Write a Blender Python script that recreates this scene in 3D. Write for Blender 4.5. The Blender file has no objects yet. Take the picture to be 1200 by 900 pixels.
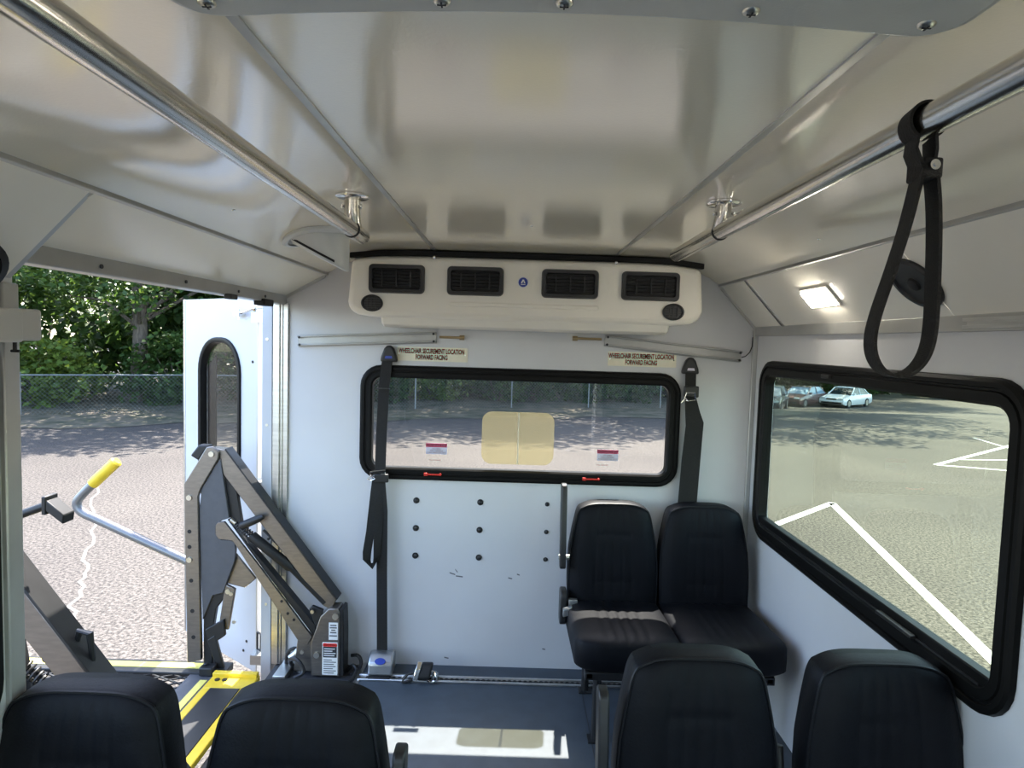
import bpy, bmesh, math, random
import numpy as np
from mathutils import Vector, Matrix
random.seed(7); RNG = np.random.default_rng(11)
S = bpy.context.scene
COL = S.collection

# ------------------------------------------------------------------ camera
CAM_Z = 1.645
cam_d = bpy.data.cameras.new('camera'); cam = bpy.data.objects.new('camera', cam_d); COL.objects.link(cam)
cam_d.sensor_width = 36.0; cam_d.lens = 760.0 / 1200.0 * 36.0
cam_d.clip_start = 0.02; cam_d.clip_end = 500
pitch = math.atan(50 / 760.0); roll = 0.030
Fw = Vector((0, math.cos(pitch), -math.sin(pitch))); R0 = Vector((1, 0, 0)); U0 = R0.cross(Fw)
Rt = R0 * math.cos(roll) + U0 * math.sin(roll); Up = U0 * math.cos(roll) - R0 * math.sin(roll)
M3 = Matrix((Rt, Up, -Fw)).transposed()
cam.matrix_world = Matrix.Translation((0, 0, CAM_Z)) @ M3.to_4x4()
S.camera = cam
# ------------------------------------------------------------------ sky, sun, exposure
w = bpy.data.worlds.new('world'); S.world = w; w.use_nodes = True
nt = w.node_tree; bg = nt.nodes['Background']
sky = nt.nodes.new('ShaderNodeTexSky'); sky.sky_type = 'NISHITA'; sky.sun_disc = False
sky.sun_elevation = math.radians(63); sky.sun_rotation = 0.0; sky.air_density = 1.0; sky.dust_density = 1.5
nt.links.new(sky.outputs[0], bg.inputs[0]); bg.inputs[1].default_value = 0.24
sun_d = bpy.data.lights.new('sun', 'SUN'); sun_d.energy = 5.0; sun_d.angle = math.radians(0.55); sun_d.color = (1, .95, .87)
sun = bpy.data.objects.new('sun', sun_d); COL.objects.link(sun)
sun.rotation_euler = Vector((-0.035, -0.51, -1)).to_track_quat('-Z', 'Y').to_euler()
sun.location = (0, 8, 14)
S.view_settings.view_transform = 'Standard'; S.view_settings.look = 'None'
S.view_settings.gamma = 1.0; S.view_settings.use_curve_mapping = False
S.view_settings.exposure = 2.42

# ------------------------------------------------------------------ materials
MATS = {}
def _n(nt, t, **k):
    n = nt.nodes.new(t)
    for a, b in k.items(): setattr(n, a, b)
    return n
def pm(name, col, rough=.5, metal=0., var=0., vscale=6., bump=0., bscale=60., coat=0., col2=None, stretch=None, spec=.5, rvar=0.):
    m = bpy.data.materials.new(name); m.use_nodes = True; MATS[name] = m
    nt = m.node_tree; b = nt.nodes['Principled BSDF']
    b.inputs['Roughness'].default_value = rough; b.inputs['Metallic'].default_value = metal
    b.inputs['Coat Weight'].default_value = coat; b.inputs['Coat Roughness'].default_value = .08
    b.inputs['Specular IOR Level'].default_value = spec
    tc = _n(nt, 'ShaderNodeTexCoord'); mp = _n(nt, 'ShaderNodeMapping'); nt.links.new(tc.outputs['Object'], mp.inputs[0])
    if stretch: mp.inputs['Scale'].default_value = stretch
    nz = _n(nt, 'ShaderNodeTexNoise'); nz.inputs['Scale'].default_value = vscale; nz.inputs['Detail'].default_value = 5
    nt.links.new(mp.outputs[0], nz.inputs[0])
    rp = _n(nt, 'ShaderNodeValToRGB'); c2 = col2 or tuple(max(0, c * (1 - var)) for c in col)
    rp.color_ramp.elements[0].position = .35; rp.color_ramp.elements[1].position = .65
    rp.color_ramp.elements[0].color = (*c2, 1); rp.color_ramp.elements[1].color = (*col, 1)
    nt.links.new(nz.outputs[0], rp.inputs[0]); nt.links.new(rp.outputs[0], b.inputs['Base Color'])
    if rvar:
        mr = _n(nt, 'ShaderNodeMapRange'); mr.inputs[3].default_value = rough; mr.inputs[4].default_value = rough + rvar
        nt.links.new(nz.outputs[0], mr.inputs[0]); nt.links.new(mr.outputs[0], b.inputs['Roughness'])
    if bump:
        nb = _n(nt, 'ShaderNodeTexNoise'); nb.inputs['Scale'].default_value = bscale; nb.inputs['Detail'].default_value = 3
        nt.links.new(mp.outputs[0], nb.inputs[0])
        bp = _n(nt, 'ShaderNodeBump'); bp.inputs['Strength'].default_value = bump; bp.inputs['Distance'].default_value = .01
        nt.links.new(nb.outputs[0], bp.inputs['Height']); nt.links.new(bp.outputs[0], b.inputs['Normal'])
        if coat: nt.links.new(bp.outputs[0], b.inputs['Coat Normal'])
    return m
pm('wall_white', (.62, .622, .635), .32, var=.05, vscale=2.5, bump=.03, bscale=9, rvar=.12)
pm('ceiling_white', (.94, .87, .72), .08, var=.03, vscale=3, bump=.025, bscale=170, coat=.65)
pm('cove_white', (.92, .875, .76), .22, var=.03, vscale=4, bump=.02, bscale=90)
pm('aluminium', (.62, .62, .60), .34, 1., var=.15, vscale=8, bump=.02, bscale=200, stretch=(1, 1, 12))
pm('aluminium_track', (.66, .66, .66), .30, 1., var=.2, vscale=20)
pm('trim_grey', (.50, .50, .48), .35, .6, var=.1, vscale=8)
pm('stainless', (.66, .63, .58), .20, 1., var=.12, vscale=5, stretch=(30, 1, 30))
pm('chrome', (.80, .79, .77), .09, 1.)
pm('plate_grey', (.58, .58, .55), .42, var=.06, vscale=12, bump=.05, bscale=300)
pm('rubber', (.005, .005, .005), .45, var=.3, vscale=12, spec=.16)
pm('black_plastic', (.014, .014, .015), .42, var=.2, vscale=20)
pm('matte_black', (.008, .008, .008), .7)
pm('webbing', (.016, .015, .014), .8, var=.35, vscale=90, bump=.5, bscale=260, stretch=(1, 1, 3))
pm('vinyl', (.0036, .0043, .0070), .56, var=.25, vscale=18, bump=.10, bscale=170, spec=.17)
pm('vinyl_pipe', (.006, .0065, .009), .45, spec=.25)
pm('ac_white', (.86, .82, .73), .30, var=.03, vscale=5, bump=.02, bscale=120)
pm('bowl_white', (.66, .67, .66), .38, var=.03, vscale=5)
pm('floor_grey', (.063, .080, .100), .50, var=.18, vscale=14, bump=.03, bscale=240, rvar=.1)
pm('lift_floor', (.05, .05, .055), .55, var=.3, vscale=10)
pm('door_white', (.52, .53, .55), .35, var=.05, vscale=3)
pm('bronze', (.25, .225, .20), .36, .85, var=.15, vscale=7, stretch=(3, 3, 14))
pm('slate', (.085, .088, .10), .5, .2, var=.1, vscale=30, bump=.04, bscale=300)
pm('lift_black', (.02, .02, .021), .45, .2, var=.2, vscale=18)
pm('zinc', (.72, .70, .62), .30, 1., var=.1, vscale=40)
pm('safety_yellow', (.80, .55, .03), .45, var=.12, vscale=18)
pm('strip_yellow', (.78, .68, .16), .55, var=.12, vscale=25)
pm('tube_grey', (.20, .20, .205), .30, .4, var=.1, vscale=12)
pm('label_white', (.80, .80, .78), .5)
pm('label_cream', (.80, .74, .58), .5, var=.05, vscale=30)
pm('label_red', (.85, .03, .025), .5)
pm('rail_alu', (.40, .40, .39), .38, .5, var=.1, vscale=10)
pm('vent_grid', (.045, .045, .046), .5)
pm('label_dark', (.03, .03, .035), .5)
pm('label_text', (.12, .12, .13), .6)
pm('label_purple', (.42, .06, .12), .5)
pm('label_lilac', (.62, .58, .68), .5)
pm('badge_blue', (.02, .05, .32), .3)
pm('brass', (.52, .38, .2), .3, 1.)
pm('retractor_silver', (.50, .51, .52), .34, .9, var=.1, vscale=20)
pm('handle_red', (.6, .03, .02), .35)
pm('asphalt_base', (.3, .3, .3), .9)
pm('bark', (.13, .105, .08), .9, var=.5, vscale=12, bump=.8, bscale=18, stretch=(3, 3, .7))
pm('fence_steel', (.15, .165, .165), .55, .3, var=.1, vscale=8)
pm('paint_white', (.62, .62, .58), .7, var=.25, vscale=9)
pm('crack_fill', (.135, .124, .112), .85, var=.3, vscale=9)
pm('car_white', (.80, .83, .86), .22, coat=.6)
pm('car_dark', (.03, .035, .045), .22, coat=.6)
pm('car_maroon', (.10, .045, .045), .22, coat=.6)
pm('car_glass', (.02, .03, .035), .05)
pm('car_pale_glass', (.20, .30, .40), .06)
pm('tyre', (.02, .02, .02), .8)
pm('hub', (.55, .56, .58), .3, .9)
pm('head_glass', (.55, .6, .62), .12)
pm('junction_beige', (.56, .545, .50), .4, var=.03, vscale=8)

def asphalt():
    m = MATS['asphalt_base']; nt = m.node_tree; b = nt.nodes['Principled BSDF']
    for n in list(nt.nodes):
        if n.type not in ('BSDF_PRINCIPLED', 'OUTPUT_MATERIAL'): nt.nodes.remove(n)
    tc = _n(nt, 'ShaderNodeTexCoord')
    a = _n(nt, 'ShaderNodeTexNoise'); a.inputs['Scale'].default_value = 30; a.inputs['Detail'].default_value = 6; a.inputs['Roughness'].default_value = .75
    c = _n(nt, 'ShaderNodeTexNoise'); c.inputs['Scale'].default_value = .35; c.inputs['Detail'].default_value = 5
    v = _n(nt, 'ShaderNodeTexVoronoi'); v.inputs['Scale'].default_value = 55
    for q in (a, c, v): nt.links.new(tc.outputs['Object'], q.inputs['Vector'])
    r1 = _n(nt, 'ShaderNodeValToRGB'); e = r1.color_ramp.elements; e[0].position = .40; e[1].position = .60
    e[0].color = (.019, .0175, .0165, 1); e[1].color = (.122, .110, .103, 1)
    r2 = _n(nt, 'ShaderNodeValToRGB'); e = r2.color_ramp.elements; e[0].position = .35; e[1].position = .68
    e[0].color = (.82, .80, .78, 1); e[1].color = (1.08, 1.06, 1.0, 1)
    r3 = _n(nt, 'ShaderNodeValToRGB'); e = r3.color_ramp.elements; e[0].position = .0; e[1].position = .5
    e[0].color = (1.2, 1.18, 1.15, 1); e[1].color = (.85, .85, .85, 1)
    m1 = _n(nt, 'ShaderNodeMix', data_type='RGBA', blend_type='MULTIPLY'); m1.inputs[0].default_value = 1
    m2 = _n(nt, 'ShaderNodeMix', data_type='RGBA', blend_type='MULTIPLY'); m2.inputs[0].default_value = 1
    nt.links.new(a.outputs[0], r1.inputs[0]); nt.links.new(c.outputs[0], r2.inputs[0]); nt.links.new(v.outputs['Distance'], r3.inputs[0])
    nt.links.new(r1.outputs[0], m1.inputs[6]); nt.links.new(r2.outputs[0], m1.inputs[7])
    nt.links.new(m1.outputs[2], m2.inputs[6]); nt.links.new(r3.outputs[0], m2.inputs[7]); nt.links.new(m2.outputs[2], b.inputs['Base Color'])
    b.inputs['Roughness'].default_value = .92; b.inputs['Specular IOR Level'].default_value = .25
    bp = _n(nt, 'ShaderNodeBump'); bp.inputs['Strength'].default_value = .6; bp.inputs['Distance'].default_value = .01
    nt.links.new(a.outputs[0], bp.inputs['Height']); nt.links.new(bp.outputs[0], b.inputs['Normal'])
asphalt()
pm('litter', (.12, .095, .066), .95, col2=(.035, .038, .018), vscale=2.2, bump=.8, bscale=16)

def glass(name, tint, frost=None):
    m = bpy.data.materials.new(name); m.use_nodes = True; MATS[name] = m
    nt = m.node_tree; nt.nodes.clear()
    o = _n(nt, 'ShaderNodeOutputMaterial'); t = _n(nt, 'ShaderNodeBsdfTransparent'); t.inputs[0].default_value = (*tint, 1)
    g = _n(nt, 'ShaderNodeBsdfGlossy'); g.inputs['Roughness'].default_value = .0; g.inputs[0].default_value = (1, 1, 1, 1)
    lw = _n(nt, 'ShaderNodeLayerWeight'); lw.inputs[0].default_value = .5
    pw = _n(nt, 'ShaderNodeMath', operation='POWER'); pw.inputs[1].default_value = 5.0; nt.links.new(lw.outputs['Facing'], pw.inputs[0])
    ma = _n(nt, 'ShaderNodeMath', operation='MULTIPLY_ADD'); ma.inputs[1].default_value = .9; ma.inputs[2].default_value = .014; nt.links.new(pw.outputs[0], ma.inputs[0])
    mx = _n(nt, 'ShaderNodeMixShader'); nt.links.new(ma.outputs[0], mx.inputs[0])
    first = t
    if frost:
        d = _n(nt, 'ShaderNodeBsdfTranslucent'); d.inputs[0].default_value = (*frost, 1)
        nz = _n(nt, 'ShaderNodeTexNoise'); nz.inputs['Scale'].default_value = 14
        mr = _n(nt, 'ShaderNodeMapRange'); mr.inputs[3].default_value = .16; mr.inputs[4].default_value = .30
        nt.links.new(nz.outputs[0], mr.inputs[0])
        m0 = _n(nt, 'ShaderNodeMixShader'); nt.links.new(mr.outputs[0], m0.inputs[0])
        nt.links.new(t.outputs[0], m0.inputs[1]); nt.links.new(d.outputs[0], m0.inputs[2]); first = m0
    nt.links.new(first.outputs[0], mx.inputs[1]); nt.links.new(g.outputs[0], mx.inputs[2]); nt.links.new(mx.outputs[0], o.inputs[0])
    return m
glass('glass_clear', (.92, .92, .90)); glass('glass_green', (.76, .81, .71)); glass('glass_door', (.88, .89, .86))
glass('fresnel_lens', (.88, .85, .69), frost=(.24, .22, .165))

def leafmat(name, c1, c2, c3):
    m = bpy.data.materials.new(name); m.use_nodes = True; MATS[name] = m
    nt = m.node_tree; nt.nodes.clear()
    o = _n(nt, 'ShaderNodeOutputMaterial'); tc = _n(nt, 'ShaderNodeTexCoord')
    nz = _n(nt, 'ShaderNodeTexNoise'); nz.inputs['Scale'].default_value = 4.5; nz.inputs['Detail'].default_value = 6; nz.inputs['Roughness'].default_value = .8
    nt.links.new(tc.outputs['Object'], nz.inputs[0])
    rp = _n(nt, 'ShaderNodeValToRGB'); e = rp.color_ramp.elements
    e[0].position = .35; e[0].color = (*c1, 1); e[1].position = .68; e[1].color = (*c3, 1)
    k = e.new(.52); k.color = (*c2, 1)
    nt.links.new(nz.outputs[0], rp.inputs[0])
    d = _n(nt, 'ShaderNodeBsdfPrincipled'); d.inputs['Roughness'].default_value = .5; d.inputs['Specular IOR Level'].default_value = .35
    t = _n(nt, 'ShaderNodeBsdfTranslucent'); mx = _n(nt, 'ShaderNodeMixShader'); mx.inputs[0].default_value = .40
    nt.links.new(rp.outputs[0], d.inputs['Base Color'])
    hs = _n(nt, 'ShaderNodeHueSaturation'); hs.inputs['Hue'].default_value = .475; hs.inputs['Value'].default_value = 1.5; hs.inputs['Saturation'].default_value = 1.1
    nt.links.new(rp.outputs[0], hs.inputs['Color']); nt.links.new(hs.outputs[0], t.inputs[0])
    nt.links.new(d.outputs[0], mx.inputs[1]); nt.links.new(t.outputs[0], mx.inputs[2]); nt.links.new(mx.outputs[0], o.inputs[0])
leafmat('leaf_a', (.025, .055, .015), (.05, .10, .025), (.11, .17, .04))
leafmat('leaf_b', (.018, .04, .015), (.035, .075, .02), (.07, .12, .03))
leafmat('leaf_c', (.05, .09, .02), (.10, .16, .03), (.20, .25, .06))

def emis(name, col, st):
    m = bpy.data.materials.new(name); m.use_nodes = True; MATS[name] = m
    nt = m.node_tree; b = nt.nodes['Principled BSDF']
    b.inputs['Base Color'].default_value = (.9, .9, .9, 1); b.inputs['Emission Color'].default_value = (*col, 1); b.inputs['Emission Strength'].default_value = st
emis('lamp_lens', (1, .93, .81), 9.0)

# ------------------------------------------------------------------ mesh helpers
OFF = {}
def V(*a): return Vector(a)
class MB:
    def __init__(s): s.v = []; s.f = []
    def add(s, vs, fs):
        n = len(s.v); s.v += [tuple(p) for p in vs]; s.f += [tuple(i + n for i in q) for q in fs]; return s
    def box(s, x0, x1, y0, y1, z0, z1):
        return s.add([(x0, y0, z0), (x1, y0, z0), (x1, y1, z0), (x0, y1, z0), (x0, y0, z1), (x1, y0, z1), (x1, y1, z1), (x0, y1, z1)],
                     [(0, 3, 2, 1), (4, 5, 6, 7), (0, 1, 5, 4), (1, 2, 6, 5), (2, 3, 7, 6), (3, 0, 4, 7)])
    def prism(s, poly, a, b, mp):
        # poly of (p, q); extruded from depth a to b; mp(p, q, d) -> xyz
        n = len(poly); vs = [mp(p, q, a) for p, q in poly] + [mp(p, q, b) for p, q in poly]
        fs = [tuple(range(n)), tuple(range(2 * n - 1, n - 1, -1))] + [(i, (i + 1) % n, n + (i + 1) % n, n + i) for i in range(n)]
        return s.add(vs, fs)
    def cyl(s, p0, p1, r0, r1=None, n=16, cap=True):
        r1 = r0 if r1 is None else r1
        p0 = Vector(p0); p1 = Vector(p1); d = (p1 - p0).normalized()
        u = d.orthogonal().normalized(); v = d.cross(u)
        vs = []
        for p, r in ((p0, r0), (p1, r1)):
            for i in range(n):
                t = 2 * math.pi * i / n; vs.append(p + u * (r * math.cos(t)) + v * (r * math.sin(t)))
        fs = [(i, (i + 1) % n, n + (i + 1) % n, n + i) for i in range(n)]
        if cap: fs += [tuple(range(n - 1, -1, -1)), tuple(range(n, 2 * n))]
        return s.add(vs, fs)
    def tube(s, pts, r, n=12, closed=False):
        P = [Vector(p) for p in pts]; m = len(P)
        rs = r if isinstance(r, (list, tuple)) else [r] * m
        vs = []; u = None
        for i, p in enumerate(P):
            a = P[i - 1] if (i > 0 or closed) else P[i]; b = P[(i + 1) % m] if (i < m - 1 or closed) else P[i]
            d = (b - a).normalized()
            u = d.orthogonal().normalized() if u is None else (u - d * u.dot(d)).normalized()
            v = d.cross(u)
            for k in range(n):
                t = 2 * math.pi * k / n; vs.append(p + u * (rs[i] * math.cos(t)) + v * (rs[i] * math.sin(t)))
        fs = []
        for i in range(m if closed else m - 1):
            j = (i + 1) % m
            for k in range(n): fs.append((i * n + k, i * n + (k + 1) % n, j * n + (k + 1) % n, j * n + k))
        if not closed: fs += [tuple(range(n - 1, -1, -1)), tuple(range((m - 1) * n, m * n))]
        return s.add(vs, fs)
    def ribbon(s, pts, width, th):
        # pts: centre points; width: a vector or list of half-width vectors; th thickness
        P = [Vector(p) for p in pts]; m = len(P); vs = []
        for i, p in enumerate(P):
            d = (P[min(i + 1, m - 1)] - P[max(i - 1, 0)]).normalized()
            wv = Vector(width[i] if isinstance(width, list) else width); nn = d.cross(wv).normalized() * (th / 2)
            vs += [p - wv - nn, p + wv - nn, p + wv + nn, p - wv + nn]
        fs = []
        for i in range(m - 1):
            for k in range(4): fs.append((i * 4 + k, i * 4 + (k + 1) % 4, i * 4 + 4 + (k + 1) % 4, i * 4 + 4 + k))
        fs += [(3, 2, 1, 0), tuple(range((m - 1) * 4, m * 4))]
        return s.add(vs, fs)
    def loops(s, lps, closed=False, cap0=False, cap1=False):
        n = len(lps[0]); vs = [p for l in lps for p in l]; fs = []
        m = len(lps)
        for i in range(m if closed else m - 1):
            j = (i + 1) % m
            for k in range(n): fs.append((i * n + k, i * n + (k + 1) % n, j * n + (k + 1) % n, j * n + k))
        if cap0: fs.append(tuple(range(n - 1, -1, -1)))
        if cap1: fs.append(tuple(range((m - 1) * n, m * n)))
        return s.add(vs, fs)
    def sphere(s, c, r, n=12, m=8, sc=(1, 1, 1)):
        lps = []
        for i in range(m + 1):
            t = math.pi * (i + .02) / (m + .04)
            lps.append([(c[0] + sc[0] * r * math.sin(t) * math.cos(2 * math.pi * k / n), c[1] + sc[1] * r * math.sin(t) * math.sin(2 * math.pi * k / n), c[2] + sc[2] * r * math.cos(t)) for k in range(n)])
        return s.loops(lps, cap0=True, cap1=True)
    def build(s, name, mat, parent=None, bevel=0., seg=2, smooth=True, ang=35, **props):
        vs = np.array(s.v, float)
        me = bpy.data.meshes.new(name)
        if parent is None:
            o_ = np.array([(vs[:, 0].min() + vs[:, 0].max()) / 2, (vs[:, 1].min() + vs[:, 1].max()) / 2, vs[:, 2].min()])
        else: o_ = np.array(OFF[parent.name])
        me.from_pydata((vs - o_).tolist(), [], s.f)
        bm = bmesh.new(); bm.from_mesh(me); bmesh.ops.recalc_face_normals(bm, faces=bm.faces); bm.to_mesh(me); bm.free()
        if smooth:
            me.polygons.foreach_set('use_smooth', [True] * len(me.polygons)); me.set_sharp_from_angle(angle=math.radians(ang))
        me.materials.append(MATS[mat])
        o = bpy.data.objects.new(name, me); COL.objects.link(o)
        if parent is None: o.location = o_
        else: o.parent = parent
        OFF[o.name] = tuple(o_)
        if bevel:
            b = o.modifiers.new('bevel', 'BEVEL'); b.width = bevel; b.segments = seg; b.limit_method = 'ANGLE'; b.angle_limit = math.radians(40)
        for k, v in props.items(): o[k] = v
        return o
def thing(name, loc, label, cat, group=None):
    o = bpy.data.objects.new(name, None); COL.objects.link(o); o.location = loc; o.empty_display_size = .1
    o['label'] = label; o['category'] = cat
    if group: o['group'] = group
    OFF[o.name] = tuple(loc); return o
def tag(o, label, cat, group=None):
    o['label'] = label; o['category'] = cat
    if group: o['group'] = group
    return o
def struct(o, label, cat=None):
    o['kind'] = 'structure'; o['label'] = label; o['category'] = cat or o.name.split('_')[0]
    return o
def children(o): return [c for c in bpy.data.objects if c.parent == o]
def copy_tree(o, parent=None):
    c = o.copy(); COL.objects.link(c); c.parent = parent; OFF[c.name] = OFF.get(o.name, (0, 0, 0))
    for ch in children(o): copy_tree(ch, c)
    return c
def rrect(a0, a1, b0, b1, r, k=7):
    pts = []
    for cx, cy, t0 in ((a1 - r, b1 - r, 0), (a0 + r, b1 - r, 90), (a0 + r, b0 + r, 180), (a1 - r, b0 + r, 270)):
        for i in range(k):
            t = math.radians(t0 + 90 * i / (k - 1)); pts.append((cx + r * math.cos(t), cy + r * math.sin(t)))
    return pts
def holed(mb, outer, hole, r, d0, d1, mp, k=7):
    a0, a1, b0, b1 = outer; hp = rrect(*hole, r, k); oc = [(a1, b1), (a0, b1), (a0, b0), (a1, b0)]
    n = len(hp); vs = [mp(p, q, d) for d in (d0, d1) for p, q in hp + oc]; N = n + 4; fs = []
    for side in (0, N):
        for c in range(4):
            for i in range(k - 1): fs.append((side + n + c, side + c * k + i, side + c * k + i + 1))
            c2 = (c + 1) % 4
            fs.append((side + n + c, side + c * k + k - 1, side + c2 * k, side + n + c2))
    for i in range(n): fs.append((i, (i + 1) % n, N + (i + 1) % n, N + i))
    for c in range(4): fs.append((n + c, n + (c + 1) % 4, N + n + (c + 1) % 4, N + n + c))
    return mb.add(vs, fs)
def frame_ring(mb, rect, steps, r, mp, k=7):
    # steps: (inset, depth) closed section swept around a rounded rectangle
    lps = []
    for ins, d in steps:
        a0, a1, b0, b1 = rect
        lps.append([mp(p, q, d) for p, q in rrect(a0 + ins, a1 - ins, b0 + ins, b1 - ins, max(r - ins, .012), k)])
    return mb.loops(lps, closed=True)
def text(body, size, mat, name, parent, mp, depth=.0006, font_sx=1.0, bold=.0):
    cu = bpy.data.curves.new(name, 'FONT'); cu.body = body; cu.size = size; cu.align_x = 'CENTER'; cu.align_y = 'CENTER'
    cu.extrude = depth / 2; cu.offset = bold; cu.resolution_u = 2
    to = bpy.data.objects.new(name, cu); COL.objects.link(to)
    me = bpy.data.meshes.new_from_object(to.evaluated_get(bpy.context.evaluated_depsgraph_get()))
    bpy.data.objects.remove(to)
    off = Vector(OFF[parent.name])
    for v in me.vertices: v.co = Vector(mp(v.co.x * font_sx, v.co.y, v.co.z)) - off
    me.materials.clear(); me.materials.append(MATS[mat])
    o = bpy.data.objects.new(name, me); COL.objects.link(o); o.parent = parent; OFF[o.name] = tuple(off)
    return o

# ------------------------------------------------------------------ bus shell dimensions
WL, WR, WY, WF = -1.115, 1.19, 3.18, -3.4
CX = .04
def zc(x): return 2.040 - .098 * abs((x - CX) / .96) ** 8
EL, ER = -.92, 1.0            # where ceiling meets the coves
ZE = zc(ER)
mp_rear = lambda p, q, d: (p, WY - d, q)
mp_right = lambda p, q, d: (WR - d, p, q)
mp_left = lambda p, q, d: (WL + d, p, q)
mp_front = lambda p, q, d: (p, WF + d, q)

# floor
m = MB(); m.box(-.70, WR + .03, WF, WY + .02, -.12, 0); m.box(WL - .04, -.70, WF, 1.58, -.12, 0)
floor = struct(m.build('floor', 'floor_grey'), 'blue grey vinyl floor of the bus cabin', 'floor')
m = MB(); m.box(WL - .03, -.70, 1.58, WY + .02, -.12, -.012)
m.build('lift_well', 'lift_floor', floor, label='dark recessed lift well floor')
m = MB(); m.box(-.715, -.688, 1.58, WY - .004, -.06, .004); m.build('floor_edge_trim', 'aluminium', floor, bevel=.002)
m = MB(); m.box(.372, .376, 1.0, 2.99, -.001, .0008); m.build('floor_seam', 'label_dark', floor)

# rear wall with window opening
RWO = (-.745, .832, .945, 1.512)      # frame outer rectangle (x0,x1,z0,z1)
m = MB(); holed(m, (WL - .04, WR + .04, -.45, 2.10), (RWO[0] + .03, RWO[1] - .03, RWO[2] + .03, RWO[3] - .03), .075, 0, -.05, mp_rear)
wall_rear = struct(m.build('wall_rear', 'wall_white', ang=30), 'white rear wall of the bus around the wide window', 'wall')
for r_, z in enumerate((.842, .702, .562)):
    for c_, x in enumerate((-.458, -.14, .193)):
        b = MB(); rr = .0125 if c_ < 2 else .009
        b.sphere((x + .002 * r_, WY - .001, z), rr, 12, 8, (1, .75, 1)); b.cyl((x, WY, z), (x, WY - .003, z), rr * 1.25, n=16)
        b.build('bolt', 'black_plastic', wall_rear)
for x, z, a, l in ((-.27, .475, .3, .03), (-.235, .462, .1, .035), (-.25, .49, .9, .02), (-.29, .005 + .035, .2, .022), (.02, .46, .2, .02), (.06, .48, .3, .014), (.2, .10, .2, .015)):
    b = MB(); d = Vector((math.cos(a) * l / 2, 0, -math.sin(a) * l / 2)); c = Vector((x, WY - .0008, z))
    b.ribbon([c - d, c + d], (0, 0, .003), .0008); b.build('scuff_mark', 'label_text', wall_rear)
# right wall: a bay for each window
RWIN = [(1.455, 3.085), (-.24, 1.412), (-1.95, -.30)]
RZ = (.757, 1.592)
m = MB(); ys = [WY + .02, 1.434, -.27, -1.98]
for (y0, y1), ya, yb in zip(RWIN, ys[1:], ys[:-1]):
    holed(m, (ya, yb, -.45, 1.76), (y0 + .025, y1 - .025, RZ[0] + .025, RZ[1] - .025), .10, 0, -.05, mp_right)
m.prism([(-2.12, -.45), (-1.98, -.45), (-1.98, 1.76), (-2.12, 1.76)], 0, -.05, mp_right); m.prism([(WF, -.45), (-3.1, -.45), (-3.1, 1.76), (WF, 1.76)], 0, -.05, mp_right)
wall_right = struct(m.build('wall_right', 'wall_white', ang=30), 'white side wall of the bus under the long window', 'wall')
# left wall ahead of the lift doorway
m = MB(); holed(m, (-.35, 1.448, -.45, 1.76), (-.25, 1.36, .78, 1.60), .10, 0, -.05, mp_left)
holed(m, (-2.0, -.35, -.45, 1.76), (-1.9, -.45, .78, 1.60), .10, 0, -.05, mp_left)
holed(m, (WF, -2.0, -.45, 1.76), (WF + .2, -2.1, .70, 1.62), .10, 0, -.05, mp_left)
wall_left = struct(m.build('wall_left', 'wall_white', ang=30), 'white side wall and post beside the lift doorway', 'wall')
m = MB(); m.box(WL - .05, WL + .012, 1.405, 1.452, 0.0, 1.74); m.build('door_post', 'trim_grey', wall_left, bevel=.004)
m = MB(); frame_ring(m, (-.27, 1.385, .76, 1.62), [(0, .002), (.004, .016), (.05, .016), (.055, -.02), (.0, -.02)], .11, mp_left)
m.build('window_rubber', 'rubber', wall_left)
# front wall with windshield opening
m = MB(); holed(m, (WL - .05, WR + .05, -.45, 2.1), (-1.04, 1.12, .55, 1.86), .10, 0, -.05, mp_front)
struct(m.build('wall_front', 'wall_white', ang=30), 'white front bulkhead around the windscreen opening', 'wall')

# ceiling: arched sheets, trims, coves
def arch(x0, x1, n): return [x0 + (x1 - x0) * i / n for i in range(n + 1)]
def arch_slab(m, x0, x1, y0, y1, dz0, dz1, n=12):
    xs = arch(x0, x1, n)
    lo = [(x, zc(x) + dz0) for x in xs]; hi = [(x, zc(x) + dz1) for x in reversed(xs)]
    m.prism(lo + hi, y0, y1, lambda p, q, d: (p, d, q)); return m
m = MB()
for a, b in ((EL, -.362), (-.362, .448), (.448, ER)):
    xs = arch(a, b, 10); n = len(xs)
    m.add([(x, y, zc(x)) for y in (WF, WY) for x in xs] + [(x, y, zc(x) + .05) for y in (WF, WY) for x in xs],
          [q for i in range(n - 1) for q in ((i, i + 1, n + i + 1, n + i), (2 * n + i, 3 * n + i, 3 * n + i + 1, 2 * n + i + 1))])
ceiling = struct(m.build('ceiling', 'ceiling_white', ang=30), 'glossy cream arched ceiling of the bus', 'ceiling')
for i, x in enumerate((-.362, .448)):
    m = MB(); arch_slab(m, x - .008, x + .008, WF, 2.95, -.003, .001, 2)
    struct(m.build('trim_%d' % (i + 1), 'aluminium', bevel=.001), ('thin metal strip along the ceiling seam near the bowl housing', 'thin metal strip along the ceiling seam on the strap side')[i], 'trim')
for x, y in ((.05, 2.25), (.98, 1.97 + .05), (-.82, 1.9)):
    m = MB(); xx = min(x, .93); m.sphere((xx, y, zc(xx)), .006, 10, 6, (1, 1, .5)); m.build('rivet', 'chrome', ceiling)
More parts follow.
